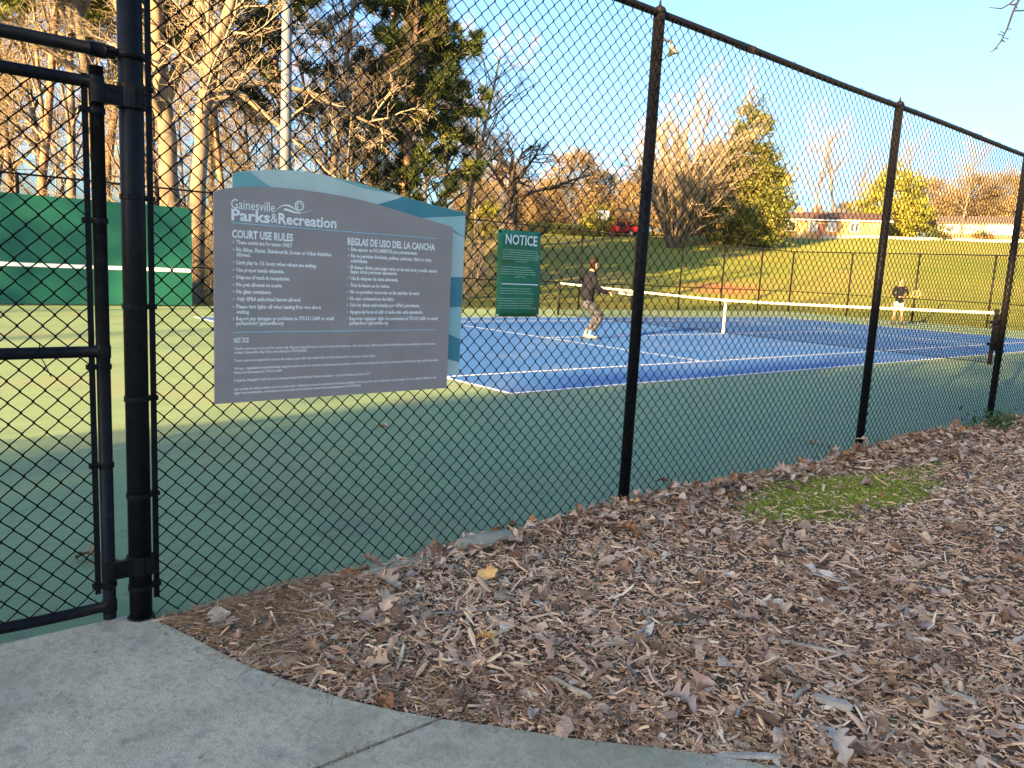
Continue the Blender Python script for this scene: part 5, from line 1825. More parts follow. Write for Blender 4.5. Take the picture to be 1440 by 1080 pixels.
# red pickup
M_CAR = pmat('red_car_paint', (0.15, 0.003, 0.007), (0.19, 0.004, 0.009), 2, 0.28, spec=0.6)
M_TYRE = pmat('black_tyre', (0.012, 0.012, 0.012), None, 3, 0.85)
M_RIM = pmat('steel_wheel_rim', (0.30, 0.30, 0.31), None, 3, 0.35, metal=0.7)
x, y, z = polar(7.55, 98.5)
cam_a = math.atan2(CAM[1] - y, CAM[0] - x)
tk = thing('pickup_truck', 'red pickup truck parked at the top of the slope left of the near fence post', 'pickup truck', (x, y, z + 0.02), cam_a - math.radians(122))
# profile (x forward, z up); width along y
body = [(-2.55, 0.55), (-2.0, 0.48), (2.1, 0.46), (2.62, 0.55), (2.66, 0.80), (2.58, 1.04), (1.35, 1.16), (-0.75, 1.16), (-2.56, 1.12), (-2.60, 0.85)]
bd = MB()
bd.prism([(p[0], p[1]) for p in body], 1, -0.93, 0.93)
bo = link('body', bd.mesh('body'), M_CAR, tk)
bevel(bo, 0.05, 3)
cabp = [(1.30, 1.15), (0.62, 1.78), (-0.55, 1.82), (-0.80, 1.15)]
cv = MB().prism(cabp, 1, -0.80, 0.80)
bevel(link('cab', cv.mesh('cab'), M_CAR, tk), 0.06, 3)
gl = MB()
for s in (-1, 1):
    gl.prism([(1.02, 1.20), (0.55, 1.68), (-0.45, 1.70), (-0.62, 1.20)], 1, 0.803 * s - 0.004, 0.803 * s + 0.004)
link('side_window', gl.mesh('side_window'), M_PANE, tk)
link('windscreen', MB().add([(1.275, -0.70, 1.20), (1.275, 0.70, 1.20), (0.68, 0.64, 1.745), (0.68, -0.64, 1.745)], [(0, 1, 2, 3)]).mesh('windscreen'), M_PANE, tk)
link('rear_window', MB().add([(-0.79, -0.66, 1.22), (-0.79, 0.66, 1.22), (-0.585, 0.62, 1.73), (-0.585, -0.62, 1.73)], [(0, 3, 2, 1)]).mesh('rear_window'), M_PANE, tk)
link('bed', MB().box((-2.48, -0.80, 1.165), (-0.85, 0.80, 1.172)).mesh('bed'), M_TYRE, tk)
link('bumper', MB().box((2.60, -0.9, 0.42), (2.78, 0.9, 0.62)).mesh('bumper'), M_RIM, tk)
link('bumper', MB().box((-2.74, -0.9, 0.44), (-2.58, 0.9, 0.62)).mesh('bumper'), M_RIM, tk)
for s in (-1, 1):
    link('headlight', MB().box((2.63, 0.62 * s - 0.16, 0.78), (2.675, 0.62 * s + 0.16, 0.96)).mesh('headlight'), M_TRIM, tk)
    for wx in (1.65, -1.55):
        a = np.linspace(0, 2 * np.pi, 21)[:-1]
        wh = MB().prism([(wx + 0.39 * math.cos(t), 0.39 + 0.39 * math.sin(t)) for t in a], 1, s * 0.96 - 0.12, s * 0.96 + 0.02)
        w_o = link('wheel', wh.mesh('wheel'), M_TYRE, tk)
        link('rim', MB().prism([(wx + 0.22 * math.cos(t), 0.39 + 0.22 * math.sin(t)) for t in a], 1, s * 0.96 - 0.125, s * 0.96 + 0.03).mesh('rim'), M_RIM, w_o)

# dark upright box on the shaded grass
x, y, z = polar(-2.95, 48)
ub = thing('utility_cabinet', 'dark blue upright cabinet on the shaded grass between the two signs', 'cabinet', (x, y, z), math.atan2(CAM[1] - y, CAM[0] - x))
M_UB = pmat('dark_blue_cabinet', (0.012, 0.018, 0.035), (0.02, 0.028, 0.05), 2, 0.6)
bevel(link('cabinet_body', MB().box((-0.3, -0.32, -0.1), (0.3, 0.32, 2.2)).mesh('cabinet_body'), M_UB, ub), 0.02, 2)
bevel(link('lid', MB().box((-0.34, -0.36, 2.203), (0.34, 0.36, 2.27)).mesh('lid'), M_UB, ub), 0.02, 2)
link('door', MB().box((0.302, -0.26, 0.1), (0.315, 0.26, 2.08)).mesh('door'), M_UB, ub)

# low brush closing the gap under the trees along the crest
rg = np.random.default_rng(91)
bv, bq, bt, off = [], [], [], 0
for (d0, d1, s0, s1, n, h) in ((-14, 13.5, 97, 116, 900, 2.6), (13.5, 19, 104, 118, 160, 1.8), (22.0, 40, 140, 158, 700, 3.2)):
    deg = rg.uniform(d0, d1, n)
    ss = rg.uniform(s0, s1, n)
    P = np.array([polar(a, b) for a, b in zip(deg, ss)])
    P[:, 2] += rg.uniform(0.0, 1.0, n) ** 1.3 * h
    v, q, tn = leaf_quads(rg, P, 12, 0.16, 0.55)
    bv.append(v)
    bq.append(q + off)
    bt.append(tn)
    off += len(v)
tag(link('brush', mesh_arrays('brush', np.vstack(bv), np.vstack(bq), None, tint=np.concatenate(bt)), M_TANLEAF), 'low tan brush closing the gaps under the trees along the hilltop', 'brush', kind='stuff')
# ------------------------------------------------------------------ wood chips, straw, leaves, sticks, moss
M_CHIP = tint_mat('shredded_wood_chips', [(0.0, (0.124, 0.054, 0.033)), (0.18, (0.319, 0.153, 0.092)), (0.40, (0.567, 0.312, 0.189)), (0.64, (0.742, 0.456, 0.291)), (0.86, (0.865, 0.567, 0.337)), (1.0, (0.900, 0.679, 0.469))], 0.85, 0.15)
M_STRAW = tint_mat('rusty_pine_straw', [(0.0, (0.17, 0.080, 0.040)), (0.6, (0.37, 0.19, 0.092)), (1.0, (0.56, 0.38, 0.22))], 0.8)


def moss_mask(x, y):
    """1 inside the moss patch near the second post, 0 outside, ragged edge."""
    u, v = (y + 12.55) / 0.98, (x - 9.79) / 0.36
    n = 0.22 * np.sin(9 * x + 5 * y) * np.sin(7 * y - 4 * x) + 0.16 * np.sin(23 * x - 11 * y) + 0.10 * np.sin(41 * y + 17 * x)
    n = n + 0.30 * np.sin(3.1 * x + 1.0) * np.sin(2.3 * y) + 0.15 * np.sin(60 * x + 13 * y) * np.sin(47 * y - 21 * x)
    core = sstep(1.5, 0.7, u * u + v * v + n)
    u2, v2 = (y + 11.55) / 0.75, (x - 9.75) / 0.16
    return np.maximum(core, 0.7 * sstep(1.2, 0.3, u2 * u2 + v2 * v2 + 1.3 * n))


def sample_mulch(n, rg, xmax=12.4):
    out = []
    tot = 0
    while tot < n:
        x = rg.uniform(9.19, xmax, 4 * n)
        y = rg.uniform(-16.95, -7.2, 4 * n)
        dist = np.hypot(x - CAM[0], y - CAM[1])
        # in front of the camera, with a wide margin
        a = np.degrees(np.arctan2((x - CAM[0]) * _RH[0] + (y - CAM[1]) * _RH[1], (x - CAM[0]) * _DH[0] + (y - CAM[1]) * _DH[1]))
        keep = (np.abs(a) < 50) & (edge_dist(x, y) > 0.006) & (rg.uniform(0, 1, len(x)) < np.clip((2.1 / dist) ** 1.15, 0.06, 1)) & (rg.uniform(0, 1, len(x)) > 0.80 * moss_mask(x, y))
        out.append(np.stack([x[keep], y[keep]], 1))
        tot += keep.sum()
    return np.vstack(out)[:n]


def chips(n, seed, lmed, lsig, wfrac, thick, lift, tlo, thi, tilt=0.28):
    rg = np.random.default_rng(seed)
    p = sample_mulch(n, rg)
    n = len(p)
    z = mulch_z(p[:, 0], p[:, 1]) + rg.uniform(0, lift, n)
    L = np.clip(lmed * np.exp(rg.normal(0, lsig, n)), 0.004, 0.14) / 2
    W = np.clip(L * wfrac * np.exp(rg.normal(0, 0.45, n)), 0.0011, 0.012)
    Tk = np.clip(thick * np.exp(rg.normal(0, 0.4, n)), 0.0006, 0.006)
    a = rg.uniform(0, 2 * np.pi, n)
    e = rg.normal(0, tilt, n)
    f = np.stack([np.cos(a) * np.cos(e), np.sin(a) * np.cos(e), np.sin(e)], 1)
    s = np.stack([-np.sin(a), np.cos(a), rg.normal(0, 0.35, n)], 1)
    s /= np.linalg.norm(s, axis=1)[:, None]
    u = np.cross(f, s)
    c = np.stack([p[:, 0], p[:, 1], z + 0.3 * L * np.abs(np.sin(e)) + Tk], 1)
    bend = rg.normal(0, 0.18, n)
    def P(fx, sy, uz):
        return c + f * (L * fx)[:, None] + s * (W * sy)[:, None] + u * (Tk * uz + bend * L * (fx ** 2 if np.isscalar(fx) else fx ** 2))[:, None]
    j = lambda lo, hi: rg.uniform(lo, hi, n)
    V = [P(-j(.7, 1.2), -j(.3, 1), -1), P(-j(.7, 1.2), j(.3, 1), -1), P(0.0 * j(0, 1), j(.8, 1.2), -1), P(j(.7, 1.2), j(.2, .9), -1), P(j(.7, 1.2), -j(.2, .9), -1), P(0.0 * j(0, 1), -j(.8, 1.2), -1)]
    V += [P(-j(.6, 1.1), 0 * j(0, 1), 1), P(0.0 * j(0, 1), j(-.3, .3), 1.3), P(j(.6, 1.1), 0 * j(0, 1), 1)]
    v = np.stack(V, 1).reshape(-1, 3)
    b = (np.arange(n) * 9)[:, None]
    q = np.concatenate([b + np.array([[1, 6, 7, 2]]), b + np.array([[2, 7, 8, 3]]), b + np.array([[0, 5, 7, 6]]), b + np.array([[5, 4, 8, 7]])], 1).reshape(-1, 4)
    t = np.concatenate([b + np.array([[0, 6, 1]]), b + np.array([[4, 3, 8]])], 1).reshape(-1, 3)
    field = 0.5 + 0.5 * np.sin(2.9 * p[:, 0] + 1.7 * p[:, 1] + 1.1) * np.sin(2.2 * p[:, 1] - 1.3 * p[:, 0]) + 0.3 * np.sin(8 * p[:, 0] - 5 * p[:, 1])
    fresh = np.exp(-(((p[:, 0] - 9.62) / 0.30) ** 2 + ((p[:, 1] + 15.75) / 0.42) ** 2))
    tn = np.clip(tlo + (thi - tlo) * rg.beta(1.6, 1.7, n) + 0.16 * (field - 0.5) + 0.22 * fresh, 0, 1)
    tq = np.repeat(tn, 4)
    tt = np.repeat(tn, 2)
    return v, q, t, tq, tt


def chip_part(name, parts_, mat, label):
    vs, qs, ts, tq, tt, off = [], [], [], [], [], 0
    for v, q, t, a, b in parts_:
        vs.append(v)
        qs.append(q + off)
        ts.append(t + off)
        tq.append(a)
        tt.append(b)
        off += len(v)
    me = mesh_arrays(name, np.vstack(vs), np.vstack(qs), np.vstack(ts), tint=np.concatenate(tq + tt))
    o = link(name, me, mat, mulch)
    tag(o, kind='stuff')
    return o


chip_part('wood_chips', [chips(34000, 1, 0.017, 0.45, 0.30, 0.0016, 0.012, 0.17, 1.0),
                         chips(15000, 2, 0.030, 0.5, 0.14, 0.0015, 0.020, 0.16, 1.0),
                         chips(3200, 3, 0.062, 0.4, 0.085, 0.0019, 0.026, 0.15, 1.0, 0.2),
                         chips(9000, 4, 0.022, 0.5, 0.45, 0.0010, 0.014, 0.0, 0.65, 0.4)], M_CHIP, None)


def straw(n, seed, near=None):
    rg = np.random.default_rng(seed)
    if near is None:
        p = sample_mulch(n, rg)
    else:
        p = near(n, rg)
    n = len(p)
    z = mulch_z(p[:, 0], p[:, 1]) + rg.uniform(0.004, 0.030, n)
    a = rg.uniform(0, 2 * np.pi, n)
    L = rg.uniform(0.03, 0.085, n)
    cv = rg.normal(0, 0.5, n)
    f = np.stack([np.cos(a), np.sin(a), rg.normal(0, 0.10, n)], 1)
    s = np.stack([-np.sin(a), np.cos(a), np.zeros(n)], 1)
    c = np.stack([p[:, 0], p[:, 1], z], 1)
    w = rg.uniform(0.0006, 0.0011, n)[:, None]
    K = [-1, -0.33, 0.33, 1]
    V = []
    for k in K:
        m = c + f * (L * k)[:, None] + s * (cv * L * k * k)[:, None]
        V += [m + s * w, m - s * w + np.array([0, 0, 0.0008]), m + np.array([0, 0, 0.0016])]
    v = np.stack(V, 1).reshape(-1, 3)
    b = (np.arange(n) * 12)[:, None]
    fs = []
    for k in range(3):
        o = 3 * k
        for i in range(3):
            fs.append(b + np.array([[o + i, o + (i + 1) % 3, o + 3 + (i + 1) % 3, o + 3 + i]]))
    q = np.concatenate(fs, 1).reshape(-1, 4)
    tn = np.repeat(rg.uniform(0, 1, n), 9)
    return v, q, np.zeros((0, 3), int), tn, np.zeros(0)


def by_post(n, rg):
    x = 9.2 + np.abs(rg.normal(0, 0.30, 6 * n))
    y = -16.62 + rg.normal(0.15, 0.35, 6 * n)
    k = edge_dist(x, y) > 0.01
    return np.stack([x[k], y[k]], 1)[:n]


def by_edge(n, rg):
    t = rg.uniform(0, 12, 6 * n)
    ex = np.interp(t, np.arange(len(EDGE)), [e[0] for e in EDGE])
    ey = np.interp(t, np.arange(len(EDGE)), [e[1] for e in EDGE])
    o = np.abs(rg.normal(0.02, 0.16, 6 * n))
    x, y = ex - 0.5 * o, ey + 0.86 * o
    k = (edge_dist(x, y) > 0.008) & (x > 9.2)
    return np.stack([x[k], y[k]], 1)[:n]


chip_part('pine_straw', [straw(4800, 11), straw(1700, 12, by_post), straw(900, 13, by_edge)], M_STRAW, None)

# broken and curled dead leaves matted into the mulch and drifted along the fence
def leaf_bits(n, seed, pts, smin, smax, tilt):
    rg = np.random.default_rng(seed)
    p = pts[:n]
    n = len(p)
    z = mulch_z(p[:, 0], p[:, 1]) + rg.uniform(0.006, 0.026, n)
    c = np.stack([p[:, 0], p[:, 1], z], 1)
    a = rg.uniform(0, 6.28, n)
    e, t_ = rg.normal(0, tilt, n), rg.normal(0, tilt, n)
    f = np.stack([np.cos(a) * np.cos(e), np.sin(a) * np.cos(e), np.sin(e)], 1)
    s = np.stack([-np.sin(a) * np.cos(t_), np.cos(a) * np.cos(t_), np.sin(t_)], 1)
    u = np.cross(f, s)
    L = rg.uniform(smin, smax, n)
    W = L * rg.uniform(0.35, 0.8, n)
    cu, cf = rg.normal(0, 0.45, n), rg.normal(0.1, 0.35, n)
    G = []
    for i, x in enumerate((-1, -0.35, 0.35, 1)):
        wv = (0.35, 1.0, 0.9, 0.3)[i]
        for k in (-1, 0, 1):
            jx, jy = rg.normal(0, 0.16, n), rg.normal(0, 0.18, n)
            yy = k * wv + jy
            G.append(c + f * (L * (x + jx) / 2)[:, None] + s * (W * yy / 2)[:, None] + u * (L * (cu * x * x + cf * yy * yy) * 0.25)[:, None])
    v = np.stack(G, 1).reshape(-1, 3)
    b = (np.arange(n) * 12)[:, None]
    q = np.concatenate([b + np.array([[3 * i + k, 3 * i + k + 1, 3 * i + k + 4, 3 * i + k + 3]]) for i in range(3) for k in range(2)], 1).reshape(-1, 4)
    return v, q, np.zeros((0, 3), int), np.repeat(rg.uniform(0, 1, n), 6), np.zeros(0)


rg = np.random.default_rng(71)
_fa = np.stack([9.19 + np.abs(rg.normal(0.03, 0.11, 1500)), rg.uniform(-15.9, -7.4, 1500)], 1)
_fb = np.stack([9.2 + np.abs(rg.normal(0.0, 0.55, 900)), rg.uniform(-14.2, -7.4, 900)], 1)
_fb = _fb[moss_mask(_fb[:, 0], _fb[:, 1]) < 0.5]
M_BITS = tint_mat('matted_dead_leaves', [(0.0, (0.13, 0.058, 0.030)), (0.35, (0.30, 0.158, 0.090)), (0.7, (0.52, 0.325, 0.215)), (0.92, (0.62, 0.44, 0.31)), (1.0, (0.68, 0.55, 0.42))], 0.8)
chip_part('leaf_litter', [leaf_bits(2400, 81, sample_mulch(2400, np.random.default_rng(82)), 0.018, 0.06, 0.35), leaf_bits(420, 85, sample_mulch(420, np.random.default_rng(86)), 0.055, 0.10, 0.3), leaf_bits(1500, 83, _fa, 0.025, 0.085, 0.6), leaf_bits(900, 84, _fb, 0.025, 0.08, 0.4)], M_BITS, None)

# crumbs of mulch that spill over the walk's edge
rg = np.random.default_rng(19)
cr = MB()
for i in range(60):
    t = rg.uniform(0.5, 11)
    k = int(t)
    ex, ey = np.array(EDGE[k]) + (np.array(EDGE[k + 1]) - np.array(EDGE[k])) * (t - k)
    o = abs(rg.normal(0, 0.05)) + 0.004
    cr.cbox((ex + 0.5 * o, ey - 0.86 * o, 0.0145), (rg.uniform(0.004, 0.016), rg.uniform(0.002, 0.005), 0.004), rg.uniform(0, 6.28))
for i in range(70):
    yy = rg.uniform(-17.4, -16.25)
    cr.cbox((10.375 + rg.normal(0, 0.010), yy, 0.0145), (rg.uniform(0.003, 0.010), rg.uniform(0.002, 0.005), 0.004), rg.uniform(0, 6.28))
for (x, y) in ((9.95, -17.05), (9.55, -17.2), (10.9, -16.3), (10.15, -16.9), (9.35, -17.0)):
    cr.cbox((x, y, 0.0145), (0.016, 0.008, 0.005), rg.uniform(0, 6.28))
M_CRUMB = pmat('pale_wood_crumbs', (0.30, 0.22, 0.14), (0.5, 0.38, 0.24), 40, 0.85)
tag(link('mulch_crumbs', cr.mesh('mulch_crumbs'), M_CRUMB, walk), kind='stuff')

# ---- oak leaves
M_LEAF = []
for nm, a, b in (('tan_leaf', (0.30, 0.215, 0.155), (0.42, 0.315, 0.235)), ('mauve_brown_leaf', (0.235, 0.160, 0.135), (0.33, 0.235, 0.205)), ('brown_leaf', (0.150, 0.088, 0.055), (0.235, 0.150, 0.098)),
                 ('rust_leaf', (0.27, 0.105, 0.040), (0.38, 0.17, 0.07)), ('pale_underside_leaf', (0.24, 0.21, 0.19), (0.31, 0.275, 0.25)), ('ochre_leaf', (0.46, 0.28, 0.11), (0.55, 0.36, 0.16))):
    M_LEAF.append(pmat(nm, tuple(v * k for v, k in zip(a, (1.5, 1.3, 1.12))), tuple(v * k for v, k in zip(b, (1.5, 1.3, 1.12))), 26, 0.75, detail=6, spec=0.25, rnd=0.2))


def oak_leaf(seed, L=0.14, lobes=4, deep=0.55, curl=0.25, holes=0):
    """A lobed oak leaf with a midrib fold, curled edges and a stalk; tip at +x."""
    rg = np.random.default_rng(seed)
    n = 26
    t = np.linspace(0, 1, n)
    env = np.sin(np.pi * np.clip(t * 0.93 + 0.06, 0, 1)) ** 0.75 * L * 0.36
    ph = rg.uniform(-0.4, 0.4)
    V, Q = [], []
    ca, cb, tw = rg.normal(0, curl), rg.normal(curl * 0.8, curl * 0.6), rg.normal(0, 0.35)
    for i in range(n):
        x = t[i] * L
        row = []
        for sd in (-1, 1):
            w = env[i] * (1 - deep * (0.5 + 0.5 * math.cos(2 * math.pi * lobes * t[i] + ph + 0.5 * sd)) ** 1.5) * rg.uniform(0.9, 1.08) + 0.002
            for k in (1.0, 0.5):
                row.append((sd * w * k))
        ys_ = [row[0], row[1], 0.0, row[3], row[2]]
        for y in ys_:
            z = cb * (y * y) / (L * 0.36) * 1.6 + ca * ((x - L / 2) ** 2) / L * 1.6 + tw * y * (x / L - 0.5) + abs(y) * 0.22 + 0.010 * math.sin(40 * y / L * 0.36 + 7 * t[i] + seed)* (abs(y) / (L * .3))
            V.append((x, y, z))
    for i in range(n - 1):
        for k in range(4):
            if holes and k in (0, 3) and rg.uniform() < 0.10 * holes and 4 < i < 20:
                continue
            Q.append((5 * i + k, 5 * i + k + 1, 5 * i + 6 + k, 5 * i + 5 + k))
    st, sq = tube_arrays([(0.004, 0, ca * L * 0.4), (-0.02, 0.002, ca * L * 0.45 + 0.002), (-0.04, 0.004, ca * L * 0.5 + 0.005)], (0.0016, 0.0012, 0.001), 4)
    sq = sq + len(V)
    V = np.vstack([np.array(V), st])
    V[:, 2] -= V[:, 2].min()
    return mesh_arrays('oak_leaf', V, np.vstack([np.array(Q), sq]), None, True)


leaf_kinds = {(i, m): None for i in range(9) for m in range(6)}
_leaf_base = [oak_leaf(100 + i, L=(0.11, 0.13, 0.095, 0.15, 0.12, 0.10, 0.085, 0.14, 0.075)[i], lobes=(3, 4, 3, 4, 2, 3, 2, 4, 1)[i], deep=(0.6, 0.65, 0.5, 0.6, 0.45, 0.65, 0.3, 0.7, 0.1)[i], curl=(0.2, 0.3, 0.45, 0.25, 0.5, 0.3, 0.5, 0.4, 0.5)[i]) for i in range(9)]


def leaf_mesh(i, m):
    if leaf_kinds[(i, m)] is None:
        me = _leaf_base[i].copy()
        me.materials.append(M_LEAF[m])
        leaf_kinds[(i, m)] = me
    return leaf_kinds[(i, m)]


def put_leaf(x, y, i, m, rz, tilt=(0, 0), dz=0.012, sc=1.0, parent=None, base=None):
    o = bpy.data.objects.new('oak_leaf', leaf_mesh(i, m))
    COL.objects.link(o)
    zz = float(mulch_z(np.array(x), np.array(y))) if base is None else base
    o.location = (x, y, zz + dz)
    o.rotation_euler = (tilt[0], tilt[1], rz)
    o.scale = (sc, sc, sc)
    if parent is not None:
        o.parent = parent
    return o


lr = random.Random(77)
pts = sample_mulch(420, np.random.default_rng(55), 11.9)
cnt = 0
for x, y in pts:
    if cnt >= 165:
        break
    d_ = math.hypot(x - CAM[0], y - CAM[1])
    m = lr.choices(range(6), (7, 7, 7, 1.0, 1.0, 0.5))[0]
    put_leaf(x, y, lr.randrange(9), m, lr.uniform(0, 6.28), (lr.gauss(0, 0.3), lr.gauss(0, 0.3)), lr.uniform(0.010, 0.024), lr.uniform(0.55, 1.05), mulch)
    cnt += 1
# the drift of leaves blown against the foot of the fence
for k in range(125):
    y = -15.9 + 8.2 * lr.random() ** 0.9
    x = 9.20 + abs(lr.gauss(0.02, 0.075))
    m = lr.choices(range(6), (3, 4, 10, 2.0, 0.4, 0.2))[0]
    put_leaf(x, y, lr.randrange(9), m, lr.uniform(0, 6.28), (lr.gauss(0, 0.45), lr.gauss(0, 0.45)), lr.uniform(0.005, 0.03), lr.uniform(0.5, 0.95), mulch)


def solo(label, x, y, i, m, rz, tilt=(0, 0), dz=0.015, sc=1.0, base=None):
    o = put_leaf(x, y, i, m, rz, tilt, dz, sc, None, base)
    return tag(o, label, 'leaf')


_holed = oak_leaf(140, 0.17, 3, 0.5, 0.3, 3)
_holed.materials.append(M_LEAF[0])
o = bpy.data.objects.new('oak_leaf', _holed)
COL.objects.link(o)
o.location = (9.30, -16.55, float(mulch_z(np.array(9.30), np.array(-16.55))) + 0.015)
o.rotation_euler = (0.10, 0.05, -0.2)
tag(o, 'big tan oak leaf with ragged holes beside the corner of the concrete walk', 'leaf')
solo('rust brown leaf standing upright against the foot of the fence', 9.20, -15.97, 4, 3, 0.9, (1.2, 0.2), 0.02, 0.95)
solo('large tan leaf lying flat below the mossy edging stone', 9.36, -15.88, 3, 0, 0.3, (0.1, 0.1), 0.018, 0.95)
solo('tan curled leaf standing up at the middle of the mulch', 9.82, -15.58, 1, 0, 2.0, (0.5, 0.5), 0.02, 1.0)
solo('rust orange curled leaf in the middle of the mulch', 9.60, -15.50, 4, 5, 1.0, (0.8, -0.4), 0.02, 0.8)
solo('ochre yellow leaf half buried near the fork stick', 10.18, -14.89, 6, 5, 0.5, (0.4, 0.9), 0.015, 0.9)
solo('pinkish tan oak leaf with long lobes near the walk edge', 10.73, -15.60, 7, 1, 0.4, (0.05, 0.1), 0.018, 0.9)
solo('pale grey leaf showing its underside on the mulch', 10.92, -14.19, 8, 4, 1.5, (0.1, 0.1), 0.018, 1.0)
solo('reddish brown leaf at the edge of the concrete walk', 10.17, -16.34, 6, 3, 0.2, (0.05, 0.1), 0.015, 0.8)
solo('pale tan leaf lying on the moss patch', 9.75, -12.22, 8, 1, 0.8, (0.1, 0.1), 0.03, 1.1)
solo('pale leaf lying alone on the green court beyond the near fence post', 8.67, -11.03, 4, 4, 0.4, (0.0, 0.1), 0.003, 1.2, 0.0)
solo('small tan leaf on the green court below the rules sign', 6.40, -14.17, 4, 0, 1.4, (0.0, 0.1), 0.003, 1.1, 0.0)
solo('dark leaf flattened on the green court behind the gate', 8.38, -16.87, 1, 2, 0.7, (0.0, 0.0), 0.003, 1.0, 0.0)
solo('curled pale leaf resting on the green court by the fence base', 8.98, -11.15, 2, 4, 2.1, (0.1, 0.2), 0.003, 1.0, 0.0)

# ---- specks blown over the court
rg = np.random.default_rng(23)
sp = MB()
for i in range(240):
    x = 9.12 - abs(rg.normal(0, 0.9))
    y = rg.uniform(-17.2, -8.0)
    if x < 5:
        continue
    sp.cbox((x, y, 0.003), (rg.uniform(0.004, 0.014), rg.uniform(0.002, 0.006), 0.004), rg.uniform(0, 6.28))
tag(link('court_debris', sp.mesh('court_debris'), M_CRUMB), 'pale specks of leaf and wood blown onto the green court', 'debris', kind='stuff')

# ---- sticks
M_STICK = pmat('weathered_grey_stick', (0.30, 0.245, 0.195), (0.43, 0.365, 0.30), 30, 0.85, bump=0.002, bscale=60)
M_STICKT = pmat('pale_split_wood', (0.38, 0.285, 0.19), (0.50, 0.39, 0.27), 24, 0.85, bump=0.002, bscale=50)


def stick(label, x, y, L, rz, r, mat, seed, fork=False, dz=0.02):
    rg = np.random.default_rng(seed)
    z = float(mulch_z(np.array(x), np.array(y))) + dz
    t = thing('stick', label, 'stick', (x, y, z), rz)
    n = 9
    pts = [(L * (i / (n - 1) - 0.5), rg.normal(0, L * 0.012) + 0.04 * L * math.sin(i * 0.7 + seed), rg.normal(0, 0.002) + 0.006 * math.sin(i * 0.5)) for i in range(n)]
    b = MB().tube(pts, np.linspace(r, r * 0.5, n), 7)
    link('shaft', b.mesh('shaft', True), mat, t)
    if fork:
        p0 = pts[5]
        link('twig', MB().tube([p0, (p0[0] + L * 0.16, p0[1] + L * 0.10, p0[2] + 0.01), (p0[0] + L * 0.33, p0[1] + L * 0.14, p0[2] + 0.012)], (r * 0.6, r * 0.45, r * 0.3), 6).mesh('twig', True), mat, t)
    return t


def splinter(label, x, y, L, w_, h, rz, mat, seed, dz=0.018):
    rg = np.random.default_rng(seed)
    z = float(mulch_z(np.array(x), np.array(y))) + dz
    v, q = [], []
    n = 7
    for i in range(n):
        f = i / (n - 1)
        ww = w_ * (0.75 + 0.25 * math.sin(2.5 * f + seed)) * (1 if 0 < i < n - 1 else 0.45) / 2
        hh = h * (0.8 + 0.2 * rg.random()) * (1 if 0 < i < n - 1 else 0.6)
        y0 = 0.03 * L * math.sin(2.2 * f + seed)
        v += [(L * (f - 0.5), y0 - ww, 0), (L * (f - 0.5), y0 + ww, 0), (L * (f - 0.5) + rg.normal(0, .002), y0 + ww * 0.7, hh), (L * (f - 0.5) + rg.normal(0, .002), y0 - ww * 0.6, hh * 0.9)]
    for i in range(n - 1):
        for k in range(4):
            q.append((4 * i + k, 4 * i + (k + 1) % 4, 4 * i + 4 + (k + 1) % 4, 4 * i + 4 + k))
    q += [(0, 3, 2, 1), (4 * n - 4, 4 * n - 3, 4 * n - 2, 4 * n - 1)]
    o = link('wood_splinter', mesh_arrays('wood_splinter', v, q), mat, None, (x, y, z))
    o.rotation_euler = (rg.normal(0, 0.1), rg.normal(0, 0.06), rz)
    return tag(o, label, 'wood splinter')


stick('forked grey stick lying across the mulch', 10.37, -15.26, 0.36, 2.09, 0.0065, M_STICK, 1, True)
stick('long tan stick lying beside the forked grey stick', 10.41, -15.42, 0.30, 1.24, 0.006, M_STICKT, 2)
splinter('thick pale splinter of split wood near the walk edge', 10.51, -15.80, 0.175, 0.026, 0.014, 0.25, M_STICKT, 3)
splinter('long frayed pale splinter in the mulch', 10.85, -14.82, 0.34, 0.022, 0.010, 0.54, M_STICKT, 4)
splinter('short orange tan splinter with a square end', 11.34, -14.74, 0.10, 0.026, 0.014, -0.15, M_STICKT, 5)
splinter('fat grey brown chunk of bark covered wood', 11.09, -15.15, 0.13, 0.034, 0.022, 0.22, M_STICK, 6)
splinter('grey bark strip lying along the edge of the walk', 11.07, -15.60, 0.20, 0.026, 0.012, 0.82, M_STICK, 7)
splinter('pale straight splinter behind the big holed leaf', 9.22, -16.36, 0.15, 0.012, 0.007, 1.85, M_STICKT, 8)
splinter('small orange splinter lying above the walk joint', 9.91, -16.31, 0.11, 0.018, 0.010, -0.06, M_STICKT, 9)
stick('crooked thin tan stick by the big holed leaf', 9.36, -16.22, 0.30, 0.05, 0.0055, M_STICKT, 10)
stick('pale straight stick far out on the mulch', 10.55, -14.08, 0.25, 0.0, 0.006, M_STICK, 11)
stick('thin grey stick pointing away from the walk', 10.93, -15.38, 0.22, 1.72, 0.0045, M_STICK, 12)
splinter('pale blade shaped splinter standing out beside the fat chunk', 11.0, -15.18, 0.18, 0.016, 0.007, 1.77, M_STICKT, 13)
stick('slim tan stick near the far walk edge', 11.28, -15.12, 0.17, 1.74, 0.0045, M_STICKT, 14)
tr_ = random.Random(9)
